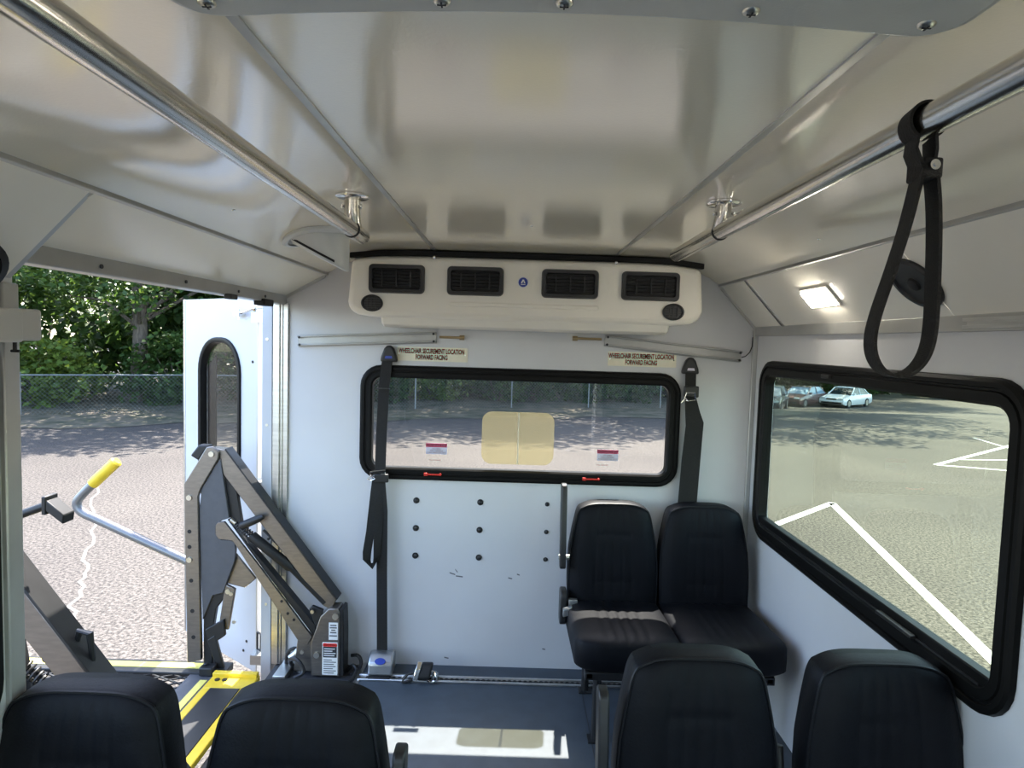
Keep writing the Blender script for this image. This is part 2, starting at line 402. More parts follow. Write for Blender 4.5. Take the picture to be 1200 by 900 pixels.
# coves
CR = [(ER, ZE), (WR, 1.735)]
def cove(m, pa, pb, y0, y1, th=.02, out=1):
    (xa, za), (xb, zb) = pa, pb
    nx, nz = (zb - za), -(xb - xa); l = math.hypot(nx, nz); nx, nz = nx / l * th, nz / l * th
    if nz < 0: nx, nz = -nx, -nz
    m.prism([(xa, za), (xb, zb), (xb + nx, zb + nz), (xa + nx, za + nz)], y0, y1, lambda p, q, d: (p, d, q)); return m
for y0, y1 in ((2.862, WY), (1.748, 2.838), (.0, 1.744), (WF, -.004)):
    m = MB(); cove(m, CR[0], CR[1], y0, y1); m.build('cove_panel', 'cove_white', ceiling)
m = MB(); cove(m, (CR[0][0], CR[0][1] + .004), (CR[1][0], CR[1][1] + .004), 2.83, 2.87); m.build('cove_seam_gap', 'trim_grey', ceiling)
m = MB(); cove(m, (1.002, ZE - .006), (WR - .001, 1.730), 2.835, 2.841, .006); cove(m, (1.002, ZE - .006), (WR - .001, 1.730), 2.859, 2.865, .006)
m.build('cove_joint_strip', 'aluminium', ceiling)
CLn = [(EL, zc(EL)), (WL, 1.745)]; CLf = [(EL, zc(EL)), (WL, 1.832)]
m = MB(); cove(m, CLn[0], CLn[1], WF, 1.42); m.build('cove_panel', 'cove_white', ceiling)
m = MB(); cove(m, CLf[0], CLf[1], 1.44, WY); m.build('cove_panel', 'cove_white', ceiling)
m = MB(); m.prism([(EL, zc(EL) + .01), (WL - .03, 1.72), (WL - .03, 1.87), (EL, zc(EL) + .03)], 1.415, 1.445, lambda p, q, d: (p, d, q)); m.build('cove_end_trim', 'trim_grey', ceiling, bevel=.002)
for pa, pb in ((CR[0], None), ((EL, zc(EL)), None)):
    m = MB(); m.box(pa[0] - .012, pa[0] + .012, WF, WY, pa[1] - .003, pa[1] + .02); m.build('cove_top_strip', 'trim_grey', ceiling, bevel=.002)
m = MB(); m.box(WR - .014, WR + .03, WF, WY, 1.705, 1.75)
struct(m.build('trim_3', 'trim_grey', bevel=.003), 'grey metal strip between long window wall and cove', 'trim')
m = MB(); m.box(WR - .022, WR - .012, -.5, 1.70, 1.712, 1.722); m.box(WR - .022, WR - .012, -.5, 1.70, 1.730, 1.740); m.box(WR - .016, WR - .010, -.5, 1.69, 1.712, 1.74)
struct(m.build('trim_4', 'aluminium', bevel=.001), 'ribbed aluminium channel screwed under the cove by the strap', 'trim')
# doorway header and rear jamb
m = MB(); m.box(WL - .05, WL + .006, 1.445, WY, 1.79, 1.90)
hd = struct(m.build('trim_5', 'trim_grey', bevel=.004), 'grey header rail above the lift doorway', 'trim')
for y in (1.75, 2.2, 2.62, 2.9):
    b = MB(); b.cyl((WL + .005, y, 1.812), (WL + .010, y, 1.812), .006, n=10); b.build('rivet', 'label_dark', hd)
b = MB(); b.box(WL + .0, WL + .03, 2.50, 2.56, 1.775, 1.795); b.build('door_latch', 'lift_black', hd, bevel=.003)
b = MB(); b.box(WL - .03, WL + .02, 2.86, 2.97, 1.77, 1.80); b.build('door_stop', 'rubber', hd, bevel=.004)
m = MB(); m.box(WL - .105, WL - .055, 3.155, WY + .05, -.45, 1.80)
jm = struct(m.build('trim_6', 'door_white', bevel=.003), 'white rear jamb of the lift doorway', 'trim')
b = MB(); b.box(WL - .055, WL - .006, 3.160, WY + .04, -.01, 1.80); b.box(WL - .032, WL - .018, 3.150, 3.165, 0, 1.80); b.box(WL - .006, WL + .018, 3.165, WY - .001, 0, 1.80); b.build('jamb_channel', 'aluminium', jm, bevel=.002)
for z in (.3, .75, 1.2, 1.62):
    b = MB(); b.cyl((WL - .08, 3.156, z), (WL - .08, 3.152, z), .007, n=10); b.build('screw', 'zinc', jm)
m = MB(); m.box(WR - .022, WR, WY - .018, WY, 0, 1.735)
struct(m.build('trim_7', 'trim_grey', bevel=.003), 'grey corner strip between rear wall and long window wall', 'trim')
m = MB(); m.prism([(EL, zc(EL)), (WL, 1.832), (WL, 1.818), (EL, zc(EL) - .014)], WY - .012, WY, lambda p, q, d: (p, d, q))
m.prism([(ER, ZE), (WR, 1.735), (WR, 1.720), (ER, ZE - .015)], WY - .012, WY, lambda p, q, d: (p, d, q))
struct(m.build('trim_8', 'trim_grey'), 'grey strips where both coves meet rear wall', 'trim')

# ------------------------------------------------------------------ windows
def window(name, rect, r, mp, gl, label, fr=.062, wide_bottom=0.):
    m = MB(); frame_ring(m, rect, [(0, .001), (.003, .014), (.012, .019), (.024, .019), (.027, .012), (.033, .012), (.036, .017), (fr - .008, .017), (fr, .010), (fr, -.03), (.03, -.03), (.03, .001)], r, mp)
    o = struct(m.build(name, 'rubber', ang=28), label, 'window')
    a0, a1, b0, b1 = rect
    if wide_bottom:
        b = MB(); q = [(a0 + .045, b0 + fr - .012), (a1 - .045, b0 + fr - .012), (a1 - .06, b0 + fr + wide_bottom), (a0 + .06, b0 + fr + wide_bottom)]
        b.prism(q, .012, -.022, mp); b.build('sash_rail', 'rubber', o, bevel=.004)
        b = MB(); b.prism([(a0 + .1, b0 + fr + .002), (a1 - .1, b0 + fr + .002), (a1 - .1, b0 + fr + .008), (a0 + .1, b0 + fr + .008)], .016, .01, mp); b.build('sash_lip', 'black_plastic', o)
    b = MB(); b.prism(rrect(a0 + fr - .01, a1 - fr + .01, b0 + fr - .01, b1 - fr + .01, max(r - fr, .02)), -.010, -.014, mp)
    b.build('pane', gl, o, smooth=False)
    return o
w1 = window('window_1', RWO, .105, mp_rear, 'glass_clear', 'wide rear window in black rubber frame with rounded corners')
w2 = window('window_2', (RWIN[0][0], RWIN[0][1], RZ[0], RZ[1]), .12, mp_right, 'glass_green', 'long side window in black rubber frame showing the car park', .07, .035)
w3 = window('window_3', (RWIN[1][0], RWIN[1][1], RZ[0], RZ[1]), .12, mp_right, 'glass_green', 'next side window in black frame past the narrow wall strip', .07, .035)
w4 = window('window_4', (RWIN[2][0], RWIN[2][1], RZ[0], RZ[1]), .12, mp_right, 'glass_green', 'third side window in black frame beside the entry door', .07, .035)
w5 = window('window_5', (-1.93, -.42, .75, 1.63), .12, mp_left, 'glass_clear', 'side window in black frame on the lift side wall', .07)
w6 = window('window_6', (WF + .17, -2.07, .67, 1.65), .12, mp_left, 'glass_clear', 'driver side window in black frame', .07)
w7 = window('window_7', (-1.07, 1.15, .52, 1.89), .12, mp_front, 'glass_clear', 'wide windscreen in black frame at the bus front', .07)
b = MB(); b.prism(rrect(-.24, 1.35, .79, 1.59, .08), -.010, -.014, mp_left); b.build('pane', 'glass_clear', wall_left, smooth=False)
# sliding latches on long window
b = MB(); b.box(WR - .030, WR - .016, 2.38, 2.44, RZ[1] - .05, RZ[1] - .035); b.box(WR - .034, WR - .016, 1.80, 1.98, RZ[0] + .075, RZ[0] + .085); b.build('latch', 'black_plastic', w2, bevel=.002)
# release handles, stickers and lens on rear window
for x in (-.375, .405):
    b = MB(); b.box(x - .03, x + .03, WY - .026, WY - .016, .975, .982); b.box(x - .045, x - .028, WY - .028, WY - .016, .972, .986); b.cyl((x + .035, WY - .03, .98), (x + .035, WY - .016, .98), .006, n=10)
    b.build('release_handle', 'handle_red', w1, bevel=.001, label='red emergency release handle')
def sticker(x, z, ww, hh):
    t = MB(); t.prism(rrect(x - ww / 2, x + ww / 2, z - hh / 2, z + hh / 2, .004, 3), -.0085, -.0098, mp_rear)
    o = t.build('exit_sticker', 'label_lilac', w1, smooth=False)
    t = MB(); t.prism([(x - ww / 2, z + hh * .14), (x + ww / 2, z + hh * .14), (x + ww / 2, z + hh / 2), (x - ww / 2, z + hh / 2)], -.0078, -.0085, mp_rear); t.build('sticker_band', 'label_purple', o, smooth=False)
    text('EMERGENCY EXIT', .0118, 'label_white', 'sticker_text', o, lambda p, q, d: (x + p, WY + .0075 + d * 0, z + hh * .32 + q))
    for k, (t_, s_) in enumerate((('TO OPEN', .010), ('PULL HANDLE', .010), ('PUSH WINDOW OUT', .0095))):
        text(t_, s_, 'label_purple', 'sticker_text', o, lambda p, q, d, k=k: (x + p, WY + .0080, z - hh * (.02 + .17 * k) + q))
sticker(-.365, 1.102, .105, .055); sticker(.485, 1.095, .105, .055)
for x in (-.37, .46):
    text('PULL HANDLE', .009, 'handle_red', 'sticker_text', w1, lambda p, q, d: (x + p, WY + .0080, 1.045 + q))
b = MB(); b.prism(rrect(-.142, .216, 1.035, 1.297, .05), -.0085, -.0098, mp_rear); lens = b.build('fresnel_sheet', 'fresnel_lens', w1, smooth=False, label='frosted yellowish wide angle lens sheet')
b = MB(); b.prism([(.036, 1.037), (.041, 1.037), (.041, 1.295), (.036, 1.295)], -.0078, -.0085, mp_rear); b.build('lens_crease', 'label_cream', lens, smooth=False)

# ------------------------------------------------------------------ air conditioner on rear wall
ac = thing('air_conditioner', (.045, WY, 1.70), 'cream ceiling air conditioner with four black vents above rear window', 'air conditioner')
AY = 2.90
top = [(x, zc(x) - .028) for x in arch(-.728, .828, 12)]
outl = top + [(.842, 1.80), (.832, 1.765), (.79, 1.745), (.70, 1.735), (-.60, 1.735), (-.70, 1.745), (-.738, 1.765), (-.745, 1.80)]
m = MB(); m.prism(outl, AY, WY - .001, lambda p, q, d: (p, d, q))
m.build('fascia', 'ac_white', ac, bevel=.028, seg=4)
m = MB(); m.prism([(AY + .012, 1.775), (AY + .018, 1.74), (AY + .045, 1.705), (AY + .085, 1.695), (WY - .001, 1.695), (WY - .001, 1.775)], -.60, .70, lambda p, q, d: (d, p, q))
m.build('lower_lip', 'ac_white', ac, bevel=.012, seg=3)
m = MB(); arch_slab(m, -.735, .835, AY - .004, AY + .03, -.030, -.006); m.build('gasket', 'rubber', ac, bevel=.003)
m = MB(); m.prism(rrect(-.29, .375, 1.793, 1.812, .009, 4), AY - .004, AY + .02, lambda p, q, d: (p, d, q)); m.build('centre_groove', 'ac_white', ac, bevel=.0035)
for x0, x1 in ((-.650, -.400), (-.302, -.050), (.118, .371), (.472, .731)):
    z0, z1 = 1.842, 1.970
    m = MB(); frame_ring(m, (x0, x1, z0, z1), [(0, .0), (.004, .016), (.018, .016), (.022, .004), (.022, -.0)], .02, lambda p, q, d: (p, AY - d, q), 5)
    v = m.build('vent', 'black_plastic', ac)
    m = MB(); m.prism(rrect(x0 + .015, x1 - .015, z0 + .015, z1 - .015, .01, 3), AY - .002, AY - .0005, lambda p, q, d: (p, d, q)); m.build('vent_well', 'matte_black', v)
    for k in range(1, 6):
        z = z0 + .02 + (z1 - z0 - .04) * k / 6
        b = MB(); b.prism([(AY - .010, z - .001), (AY - .002, z + .004), (AY - .002, z + .006), (AY - .010, z + .001)], x0 + .02, x1 - .02, lambda p, q, d: (d, p, q)); b.build('louvre', 'black_plastic', v)
    for k in (1, 2, 3):
        x = x0 + (x1 - x0) * k / 4
        b = MB(); b.box(x - .003, x + .003, AY - .015, AY - .002, z0 + .03, z1 - .03); b.build('vane', 'black_plastic', v, bevel=.001)
for x in (-.632, .706):
    m = MB(); rim = [[(x + r * math.cos(t), AY - d, 1.796 + .78 * r * math.sin(t)) for t in [2 * math.pi * k / 28 for k in range(28)]] for r, d in ((.048, 0), (.048, .010), (.041, .012), (.039, .003))]
    m.loops(rim, cap1=True); v = m.build('round_vent', 'black_plastic', ac)
    for k in range(-2, 3):
        hx = .037 * math.sqrt(1 - (k / 3) ** 2)
        b = MB(); b.box(x - hx, x + hx, AY - .011, AY - .004, 1.796 + k * .0105 - .0015, 1.796 + k * .0105 + .0015); b.build('louvre', 'vent_grid', v)
    for k in (-1, 0, 1):
        b = MB(); b.box(x + k * .017 - .0012, x + k * .017 + .0012, AY - .0118, AY - .004, 1.772, 1.82); b.build('vane', 'vent_grid', v)
m = MB(); m.cyl((.036, AY - .001, 1.907), (.036, AY - .005, 1.907), .026, n=28); bd = m.build('badge', 'label_white', ac)
m = MB(); m.cyl((.036, AY - .004, 1.907), (.036, AY - .0065, 1.907), .021, n=28); m.build('badge_face', 'badge_blue', bd)
m = MB(); m.prism([(.026, 1.903), (.033, 1.919), (.039, 1.919), (.046, 1.903), (.040, 1.903), (.036, 1.913), (.032, 1.903)], AY - .0062, AY - .0072, lambda p, q, d: (p, d, q)); m.box(.026, .046, AY - .0072, AY - .0062, 1.896, 1.899); m.build('badge_mark', 'label_white', bd)
for x in (-.36, .445):
    m = MB(); m.sphere((x, AY - .003, 2.005), .008, 10, 6, (1, .6, 1)); m.build('screw', 'chrome', ac)

# ------------------------------------------------------------------ rear wall fittings
def wall_bar(label, p0, p1):
    t = thing('mounting_rail', ((p0[0] + p1[0]) / 2, WY, (p0[1] + p1[1]) / 2), label, 'rail')
    d = Vector((p1[0] - p0[0], 0, p1[1] - p0[1])); L = d.length; d.normalize(); u = Vector((-d.z, 0, d.x))
    mp = lambda p, q, dd: tuple(Vector((p0[0], WY - dd, p0[1])) + d * p + u * q)
    m = MB(); m.prism([(0, -.028), (L, -.028), (L, .028), (0, .028)], .001, .010, mp); m.build('channel', 'rail_alu', t, bevel=.002)
    for q in (-.024, .018):
        m = MB(); m.prism([(0, q), (L, q), (L, q + .009), (0, q + .009)], .009, .026, mp); m.build('channel_lip', 'rail_alu', t, bevel=.003)
    for p in (.012, L - .012):
        for q in (-.018, .018):
            m = MB(); a = mp(p, q, .025); m.cyl(a, (a[0], a[1] - .004, a[2]), .006, n=10); m.build('screw', 'lift_black', t)
    return t
wall_bar('aluminium slotted rail on rear wall above the hanging belt loop', (-1.05, 1.615), (-.375, 1.652))
wall_bar('aluminium slotted rail on rear wall above the two seater bench', (.445, 1.662), (1.115, 1.603))
for x0, x1, z, lab in ((-.36, -.25, 1.655, 'small brass clip rod by the rail near the lift side'), (.30, .43, 1.668, 'small brass clip rod by the rail near the bench')):
    t = thing('clip_rod', ((x0 + x1) / 2, WY, z), lab, 'clip')
    m = MB(); m.cyl((x0, WY - .012, z), (x1, WY - .012, z), .006, n=10); m.build('rod', 'brass', t)
    m = MB(); xx = x1 if x0 < 0 else x0; m.cyl((xx - .012, WY - .012, z), (xx + .012, WY - .012, z), .012, n=12); m.cyl((xx, WY, z), (xx, WY - .02, z), .008, n=10); m.build('knuckle', 'brass', t)
m = MB(); m.tube([(1.118, WY - .006, 1.600), (1.135, WY - .008, 1.605), (1.155, WY - .008, 1.625), (1.166, WY - .008, 1.655), (1.167, WY - .006, 1.70)], .0025, 6)
tag(m.build('cable', 'black_plastic'), 'thin black cable from aluminium rail to corner strip', 'cable')
def sec_sign(x0, x1, z0, z1, lab):
    t = thing('securement_sign', ((x0 + x1) / 2, WY, z0), lab, 'sign', 'wheelchair signs on rear wall')
    m = MB(); m.prism(rrect(x0, x1, z0, z1, .003, 3), .0005, .003, mp_rear); m.build('sign_plate', 'label_cream', t)
    cx = (x0 + x1) / 2; h = z1 - z0
    text('WHEELCHAIR SECUREMENT LOCATION', .0335, 'label_red', 'sign_text', t, lambda p, q, d: (cx - .004 + p, WY - .0036, z0 + h * .70 + q), font_sx=.53, bold=.0011)
    text('FORWARD FACING', .0335, 'label_red', 'sign_text', t, lambda p, q, d: (cx - .004 + p, WY - .0036, z0 + h * .27 + q), font_sx=.53, bold=.0011)
    for x in (x0 + .01, x1 - .012):
        m = MB(); m.cyl((x, WY - .002, z0 + h * .5), (x, WY - .0055, z0 + h * .5), .003, n=8); m.build('sign_rivet', 'chrome', t)
sec_sign(-.565, -.222, 1.535, 1.604, 'cream sign with red lettering beside the belt with hanging loop')
sec_sign(.465, .800, 1.540, 1.610, 'cream sign with red lettering beside the belt behind the bench')

def belt(name, ax, az, lab, pts, wd, extra):
    t = thing(name, (ax, WY, az), lab, 'belt')
    m = MB(); y = WY - .02
    m.prism([(ax - .042, az - .035), (ax + .042, az - .035), (ax + .038, az - .010), (ax + .024, az + .03), (ax + .010, az + .045), (ax - .010, az + .045), (ax - .024, az + .03), (ax - .038, az - .010)], .001, .035, mp_rear)
    a = m.build('anchor_cover', 'black_plastic', t, bevel=.009, seg=3)
    m = MB(); m.prism([(ax - .018, az - .018), (ax + .018, az - .018), (ax + .015, az - .006), (ax - .015, az - .006)], .034, .0372, mp_rear); m.build('anchor_badge', 'label_lilac' if ax > 0 else 'badge_blue', a)
    m = MB(); m.ribbon(pts, (wd, 0, 0), .0035); m.build('strap', 'webbing', t)
    extra(t); return t
def ex_left(t):
    # hanging loop of spare webbing, buckle guide, retractor
    m = MB(); m.ribbon([(-.640, 3.125, 1.00), (-.650, 3.115, .90), (-.668, 3.105, .70), (-.682, 3.10, .60), (-.683, 3.10, .560), (-.668, 3.10, .532), (-.648, 3.10, .532), (-.634, 3.105, .575), (-.632, 3.11, .70), (-.630, 3.12, .98)], [(.022, 0, 0)] * 2 + [(.02, .006, 0)] * 2 + [(.016, .012, -.004), (.006, .014, -.012), (.004, .014, .012), (.014, .012, .006), (.02, .006, 0), (.022, 0, 0)], .0035); m.build('loop_strap', 'webbing', t)
    m = MB(); m.tube([(-.672, 3.10, .975), (-.60, 3.10, .985), (-.60, 3.10, 1.005), (-.672, 3.10, .995)], .004, 8, True); m.tube([(-.685, 3.095, .962), (-.665, 3.085, .978), (-.645, 3.085, .966), (-.665, 3.09, .955)], .003, 8, True); m.build('buckle_ring', 'chrome', t)
    m = MB(); m.box(-.655, -.585, 3.095, 3.115, .945, .985); m.build('strap_keeper', 'black_plastic', t, bevel=.004)
    m = MB(); m.box(-.655, -.590, 3.12, 3.135, 1.395, 1.40); m.build('strap_stitch', 'black_plastic', t)
bl = belt('shoulder_belt', -.602, 1.562, 'black shoulder belt with hanging loop over the rear window corner', [(-.605, 3.155, 1.575), (-.612, 3.145, 1.50), (-.620, 3.135, 1.40), (-.628, 3.13, 1.15), (-.628, 3.115, .95), (-.615, 3.12, .80), (-.612, 3.12, .50), (-.602, 3.11, .105)], .026, ex_left)
t = thing('belt_retractor', (-.597, 3.08, 0), 'silver belt retractor box with blue oval badge on floor', 'retractor')
m = MB(); m.prism([(3.03, .012), (3.135, .012), (3.135, .095), (3.10, .108), (3.065, .100), (3.035, .070)], -.657, -.537, lambda p, q, d: (d, p, q)); m.build('housing', 'retractor_silver', t, bevel=.010, seg=3)
m = MB(); m.box(-.65, -.545, 3.01, 3.14, .001, .013); m.build('base_plate', 'lift_black', t)
m = MB(); lp = [(-.597 + .026 * math.cos(a), 3.0445 - .30 * .013 * math.sin(a) * 0 + .012 * math.sin(a), .078 + .011 * math.sin(a)) for a in [2 * math.pi * k / 20 for k in range(20)]]
m.loops([lp, [(a, b - .008, c + .006) for a, b, c in lp]], cap0=True, cap1=True); m.build('badge', 'badge_blue', t, label='blue oval badge')
def ex_right(t):
    m = MB(); m.box(.835, .905, 3.125, 3.150, 1.40, 1.455); m.build('strap_keeper', 'black_plastic', t, bevel=.006)
    m = MB(); m.tube([(.825, 3.10, 1.385), (.835, 3.09, 1.425), (.875, 3.09, 1.425), (.882, 3.10, 1.390)], .0035, 8, True); m.tube([(.815, 3.10, 1.375), (.83, 3.095, 1.40), (.845, 3.095, 1.385)], .003, 8); m.build('buckle_ring', 'chrome', t)
    m = MB(); m.ribbon([(.868, 3.135, 1.40), (.880, 3.128, 1.33), (.890, 3.12, 1.28), (.880, 3.12, 1.1), (.868, 3.115, .82), (.868, 3.12, .55)], [(.026, 0, 0)] + [(.034, 0, 0), (.042, 0, 0), (.045, 0, 0), (.046, 0, 0), (.046, 0, 0)], .005); m.build('wide_strap', 'webbing', t)
belt('shoulder_belt', .866, 1.547, 'black shoulder belt running down behind the two seater bench', [(.866, 3.155, 1.57), (.866, 3.145, 1.50), (.868, 3.14, 1.38), (.880, 3.128, 1.20), (.868, 3.125, .6)], .026, ex_right)

# floor track and tie-down
t = thing('floor_track', (.2, 3.035, 0), 'aluminium wheelchair track with dark slots along the floor edge', 'track')
m = MB(); m.box(-.70, WR - .03, 3.008, 3.062, .0005, .004); m.build('track_bed', 'aluminium_track', t)
for y in (3.006, 3.050):
    m = MB(); m.box(-.70, WR - .03, y, y + .014, .003, .010); m.build('track_lip', 'aluminium_track', t, bevel=.002)
m = MB()
for k in range(70):
    x = -.655 + k * .0254; m.cyl((x, 3.035, .004), (x, 3.035, .0055), .0098, n=8)
m.box(-.66, 1.12, 3.031, 3.039, .004, .0052); m.build('track_slots', 'matte_black', t, kind='stuff')
t = thing('tie_down', (-.40, 3.03, .008), 'black and chrome wheelchair tie-down clamped in floor track', 'tie-down')
m = MB(); m.prism([(3.00, .010), (3.07, .010), (3.075, .05), (3.05, .085), (3.02, .088), (2.995, .06), (2.985, .03)], -.415, -.355, lambda p, q, d: (d + (q - .01) * .25, p, q)); m.build('body', 'lift_black', t, bevel=.012, seg=3)
m = MB(); m.prism([(2.99, .02), (3.0, .065), (3.03, .09), (3.025, .097), (2.992, .072), (2.980, .022)], -.435, -.410, lambda p, q, d: (d + (q - .01) * .25, p, q)); m.build('cam_lever', 'chrome', t, bevel=.004)
m = MB(); m.tube([(-.345 + .024 * math.cos(a), 3.0 + .01 * math.sin(a), .035 + .022 * math.sin(a)) for a in [2 * math.pi * k / 14 for k in range(14)]], .005, 8, True); m.build('ring', 'chrome', t)
m = MB(); m.tube([(-.43, 3.0, .05), (-.455, 3.0, .045), (-.475, 2.995, .025), (-.480, 2.99, .010), (-.46, 2.99, .011), (-.43, 3.0, .02)], .007, 8); m.build('hook', 'lift_black', t)
m = MB(); m.box(-.345, -.315, 3.015, 3.055, .009, .03); m.cyl((-.33, 3.035, .03), (-.33, 3.035, .042), .010, n=12); m.build('stud_fitting', 'retractor_silver', t, bevel=.004)

# ------------------------------------------------------------------ ceiling fittings
def grab(xr, zr, y_end, y_fl, lab, joint):
    t = thing('grab_rail', (xr, y_fl, zr), lab, 'grab rail')
    m = MB(); m.cyl((xr, -2.2, zr), (xr, joint, zr), .0215, n=28); m.build('tube', 'stainless', t)
    m = MB(); m.tube([(xr, joint - .03, zr), (xr, y_end - .012, zr), (xr, y_end - .003, zr), (xr, y_end, zr)], [.0235, .0235, .021, .012], 24); e = m.build('end_fitting', 'stainless', t)
    m = MB(); m.tube([(xr, joint - .032, zr), (xr, joint - .028, zr)], .0242, 24); m.build('joint_ring', 'lift_black', e)
    for y in (y_fl, -1.4):
        z = zc(xr); m = MB(); m.tube([(xr, y + .02, zr + .006), (xr, y + .006, zr + .03), (xr, y, zr + .05), (xr, y, z - .003)], [.023, .0225, .022, .022], 20)
        st = m.build('stanchion', 'stainless', t)
        m = MB(); m.tube([(xr, y, z - .009), (xr, y, z - .006), (xr, y, z - .001)], [.042, .047, .047], 28); m.build('flange', 'chrome', st)
        for dx in (-.026, .026):
            m = MB(); m.sphere((xr + dx, y - .004, z - .032), .0065, 10, 6, (.7, 1, 1)); m.build('set_screw', 'chrome', st)
    return t
grab(-.462, 1.945, 1.975, 1.842, 'stainless ceiling grab rail beside the lift doorway', 1.87)
grab(.560, 1.963, 2.30, 1.79, 'stainless ceiling grab rail with strap looped over it', 1.84)
# hanging strap
t = thing('hand_strap', (.56, .93, 1.60), 'black webbing hand strap looped over ceiling grab rail', 'strap')
W2 = (.004, .021, 0); yb = .925
ring = [(.56 + .0245 * math.cos(a), yb, 1.963 + .0245 * math.sin(a)) for a in [math.radians(-60 + 300 * k / 22) for k in range(23)]]
m = MB(); m.ribbon([(.572, yb, 1.900), (.574, yb, 1.925)] + ring + [(.546, yb, 1.925), (.560, yb, 1.895)], W2, .004); m.build('wrap', 'webbing', t)
lpp = [(.560, yb, 1.905), (.556, yb, 1.88), (.545, yb, 1.82), (.528, yb, 1.755), (.512, yb, 1.70), (.506, yb, 1.665), (.510, yb, 1.638), (.524, yb, 1.618), (.545, yb, 1.611), (.568, yb, 1.618), (.585, yb, 1.64), (.592, yb, 1.675), (.590, yb, 1.75), (.586, yb, 1.83), (.580, yb, 1.88), (.574, yb, 1.905)]
def smoothp(P, it=2):
    P = [Vector(p) for p in P]
    for _ in range(it):
        Q = [P[0]]
        for a, b in zip(P[:-1], P[1:]): Q += [a * .75 + b * .25, a * .25 + b * .75]
        P = Q + [P[-1]]
    return P
m = MB(); m.ribbon(smoothp(lpp), W2, .0045); m.build('loop', 'webbing', t)
m = MB(); m.box(.553, .581, yb - .021, yb + .021, 1.885, 1.914); st = m.build('stitch_block', 'webbing', t, bevel=.004)
m = MB(); m.cyl((.566, yb - .021, 1.902), (.566, yb - .026, 1.902), .007, n=16); m.cyl((.566, yb - .025, 1.902), (.566, yb - .028, 1.902), .003, n=10); m.build('rivet', 'chrome', st)
# roof plate
t = thing('roof_plate', (.045, .5, 2.0), 'grey moulded roof hatch cover plate screwed to the ceiling', 'hatch')
YP = .772
zp = lambda x: zc(x) - .022 - .017 * ((x - .048) / .42) ** 2
def ploop(ins, zf):
    a0, a1, b1, b0, r = -.388 + ins, .485 - ins, YP - ins, -.30 + ins, .055 - ins
    fr = [(a1 - r + r * math.cos(t), b1 - r + r * math.sin(t)) for t in [math.pi / 2 * k / 7 for k in range(8)]]
    fr += [(a1 - r + (a0 + r - a1 + r) * k / 14, b1) for k in range(1, 14)]
    fr += [(a0 + r - r * math.sin(t), b1 - r + r * math.cos(t)) for t in [math.pi / 2 * k / 7 for k in range(8)]]
    return [(x, y, zf(x)) for x, y in fr] + [(x, b0 + b1 - y, zf(x)) for x, y in reversed(fr)]
m = MB(); q_ = [ploop(0, lambda x: zc(x)), ploop(0, lambda x: zp(x) + .010), ploop(.004, lambda x: zp(x) + .003), ploop(.012, zp)]
m.loops(q_); n_ = len(q_[0])
m.add(q_[-1], [(k, k + 1, n_ - 2 - k, n_ - 1 - k) for k in range(n_ // 2 - 1)])
m.build('plate', 'plate_grey', t)
for x, y in ((-.345, YP - .04), (-.09, YP - .032), (.045, YP - .032), (.25, YP - .035), (.440, YP - .04)):
    m = MB(); m.sphere((x, y, zp(x)), .010, 14, 8, (1, 1, .45)); sc = m.build('screw', 'zinc', t)
    m = MB(); m.box(x - .005, x + .005, y - .001, y + .001, zp(x) - .0048, zp(x) - .0035); m.box(x - .001, x + .001, y - .005, y + .005, zp(x) - .0048, zp(x) - .0035); m.build('screw_slot', 'label_dark', sc)
# bowl housing on ceiling
t = thing('ceiling_speaker', (-.735, 2.42, 1.95), 'white tapered bowl housing with dark slot under the ceiling', 'speaker')
cx, cy = -.728, 2.42
def ell(cx, cy, rx, ry, zf, n=40): return [(cx + rx * math.cos(a), cy + ry * math.sin(a), zf(cx + rx * math.cos(a))) for a in [2 * math.pi * k / n for k in range(n)]]
m = MB(); m.loops([ell(cx, cy, .126, .126, lambda x: zc(x) - .001), ell(cx, cy, .128, .128, lambda x: zc(x) - .012), ell(cx, cy, .118, .118, lambda x: zc(x) - .020), ell(cx, cy, .108, .108, lambda x: zc(x) - .020)]); m.build('rim', 'bowl_white', t)
zl = lambda x: 1.985 - .50 * (x - (cx - .10)) if x > cx - .10 else 1.985
m = MB(); m.loops([ell(cx, cy, .110, .110, lambda x: zc(x) - .012), ell(cx + .004, cy, .106, .106, lambda x: zl(x) + .012), ell(cx + .006, cy, .103, .103, lambda x: zl(x) + .004), ell(cx + .006, cy, .094, .094, lambda x: zl(x))], cap1=True); bw = m.build('bowl', 'bowl_white', t, bevel=.003)
angs = [math.radians(196 + 118 * k / 24) for k in range(25)]
sl = lambda r, dz: [(cx + .005 + r * math.cos(a), cy + r * math.sin(a), zl(cx + .005 + r * math.cos(a)) + dz) for a in angs]
m = MB(); lo_, hi_, li_, hi2 = sl(.1085, .012), sl(.1090, .021), sl(.098, .012), sl(.098, .021); n_ = len(angs)
m.add(lo_ + hi_ + hi2 + li_, [(q * n_ + k, q * n_ + k + 1, ((q + 1) % 4) * n_ + k + 1, ((q + 1) % 4) * n_ + k) for q in range(4) for k in range(n_ - 1)]); m.build('slot', 'matte_black', bw)
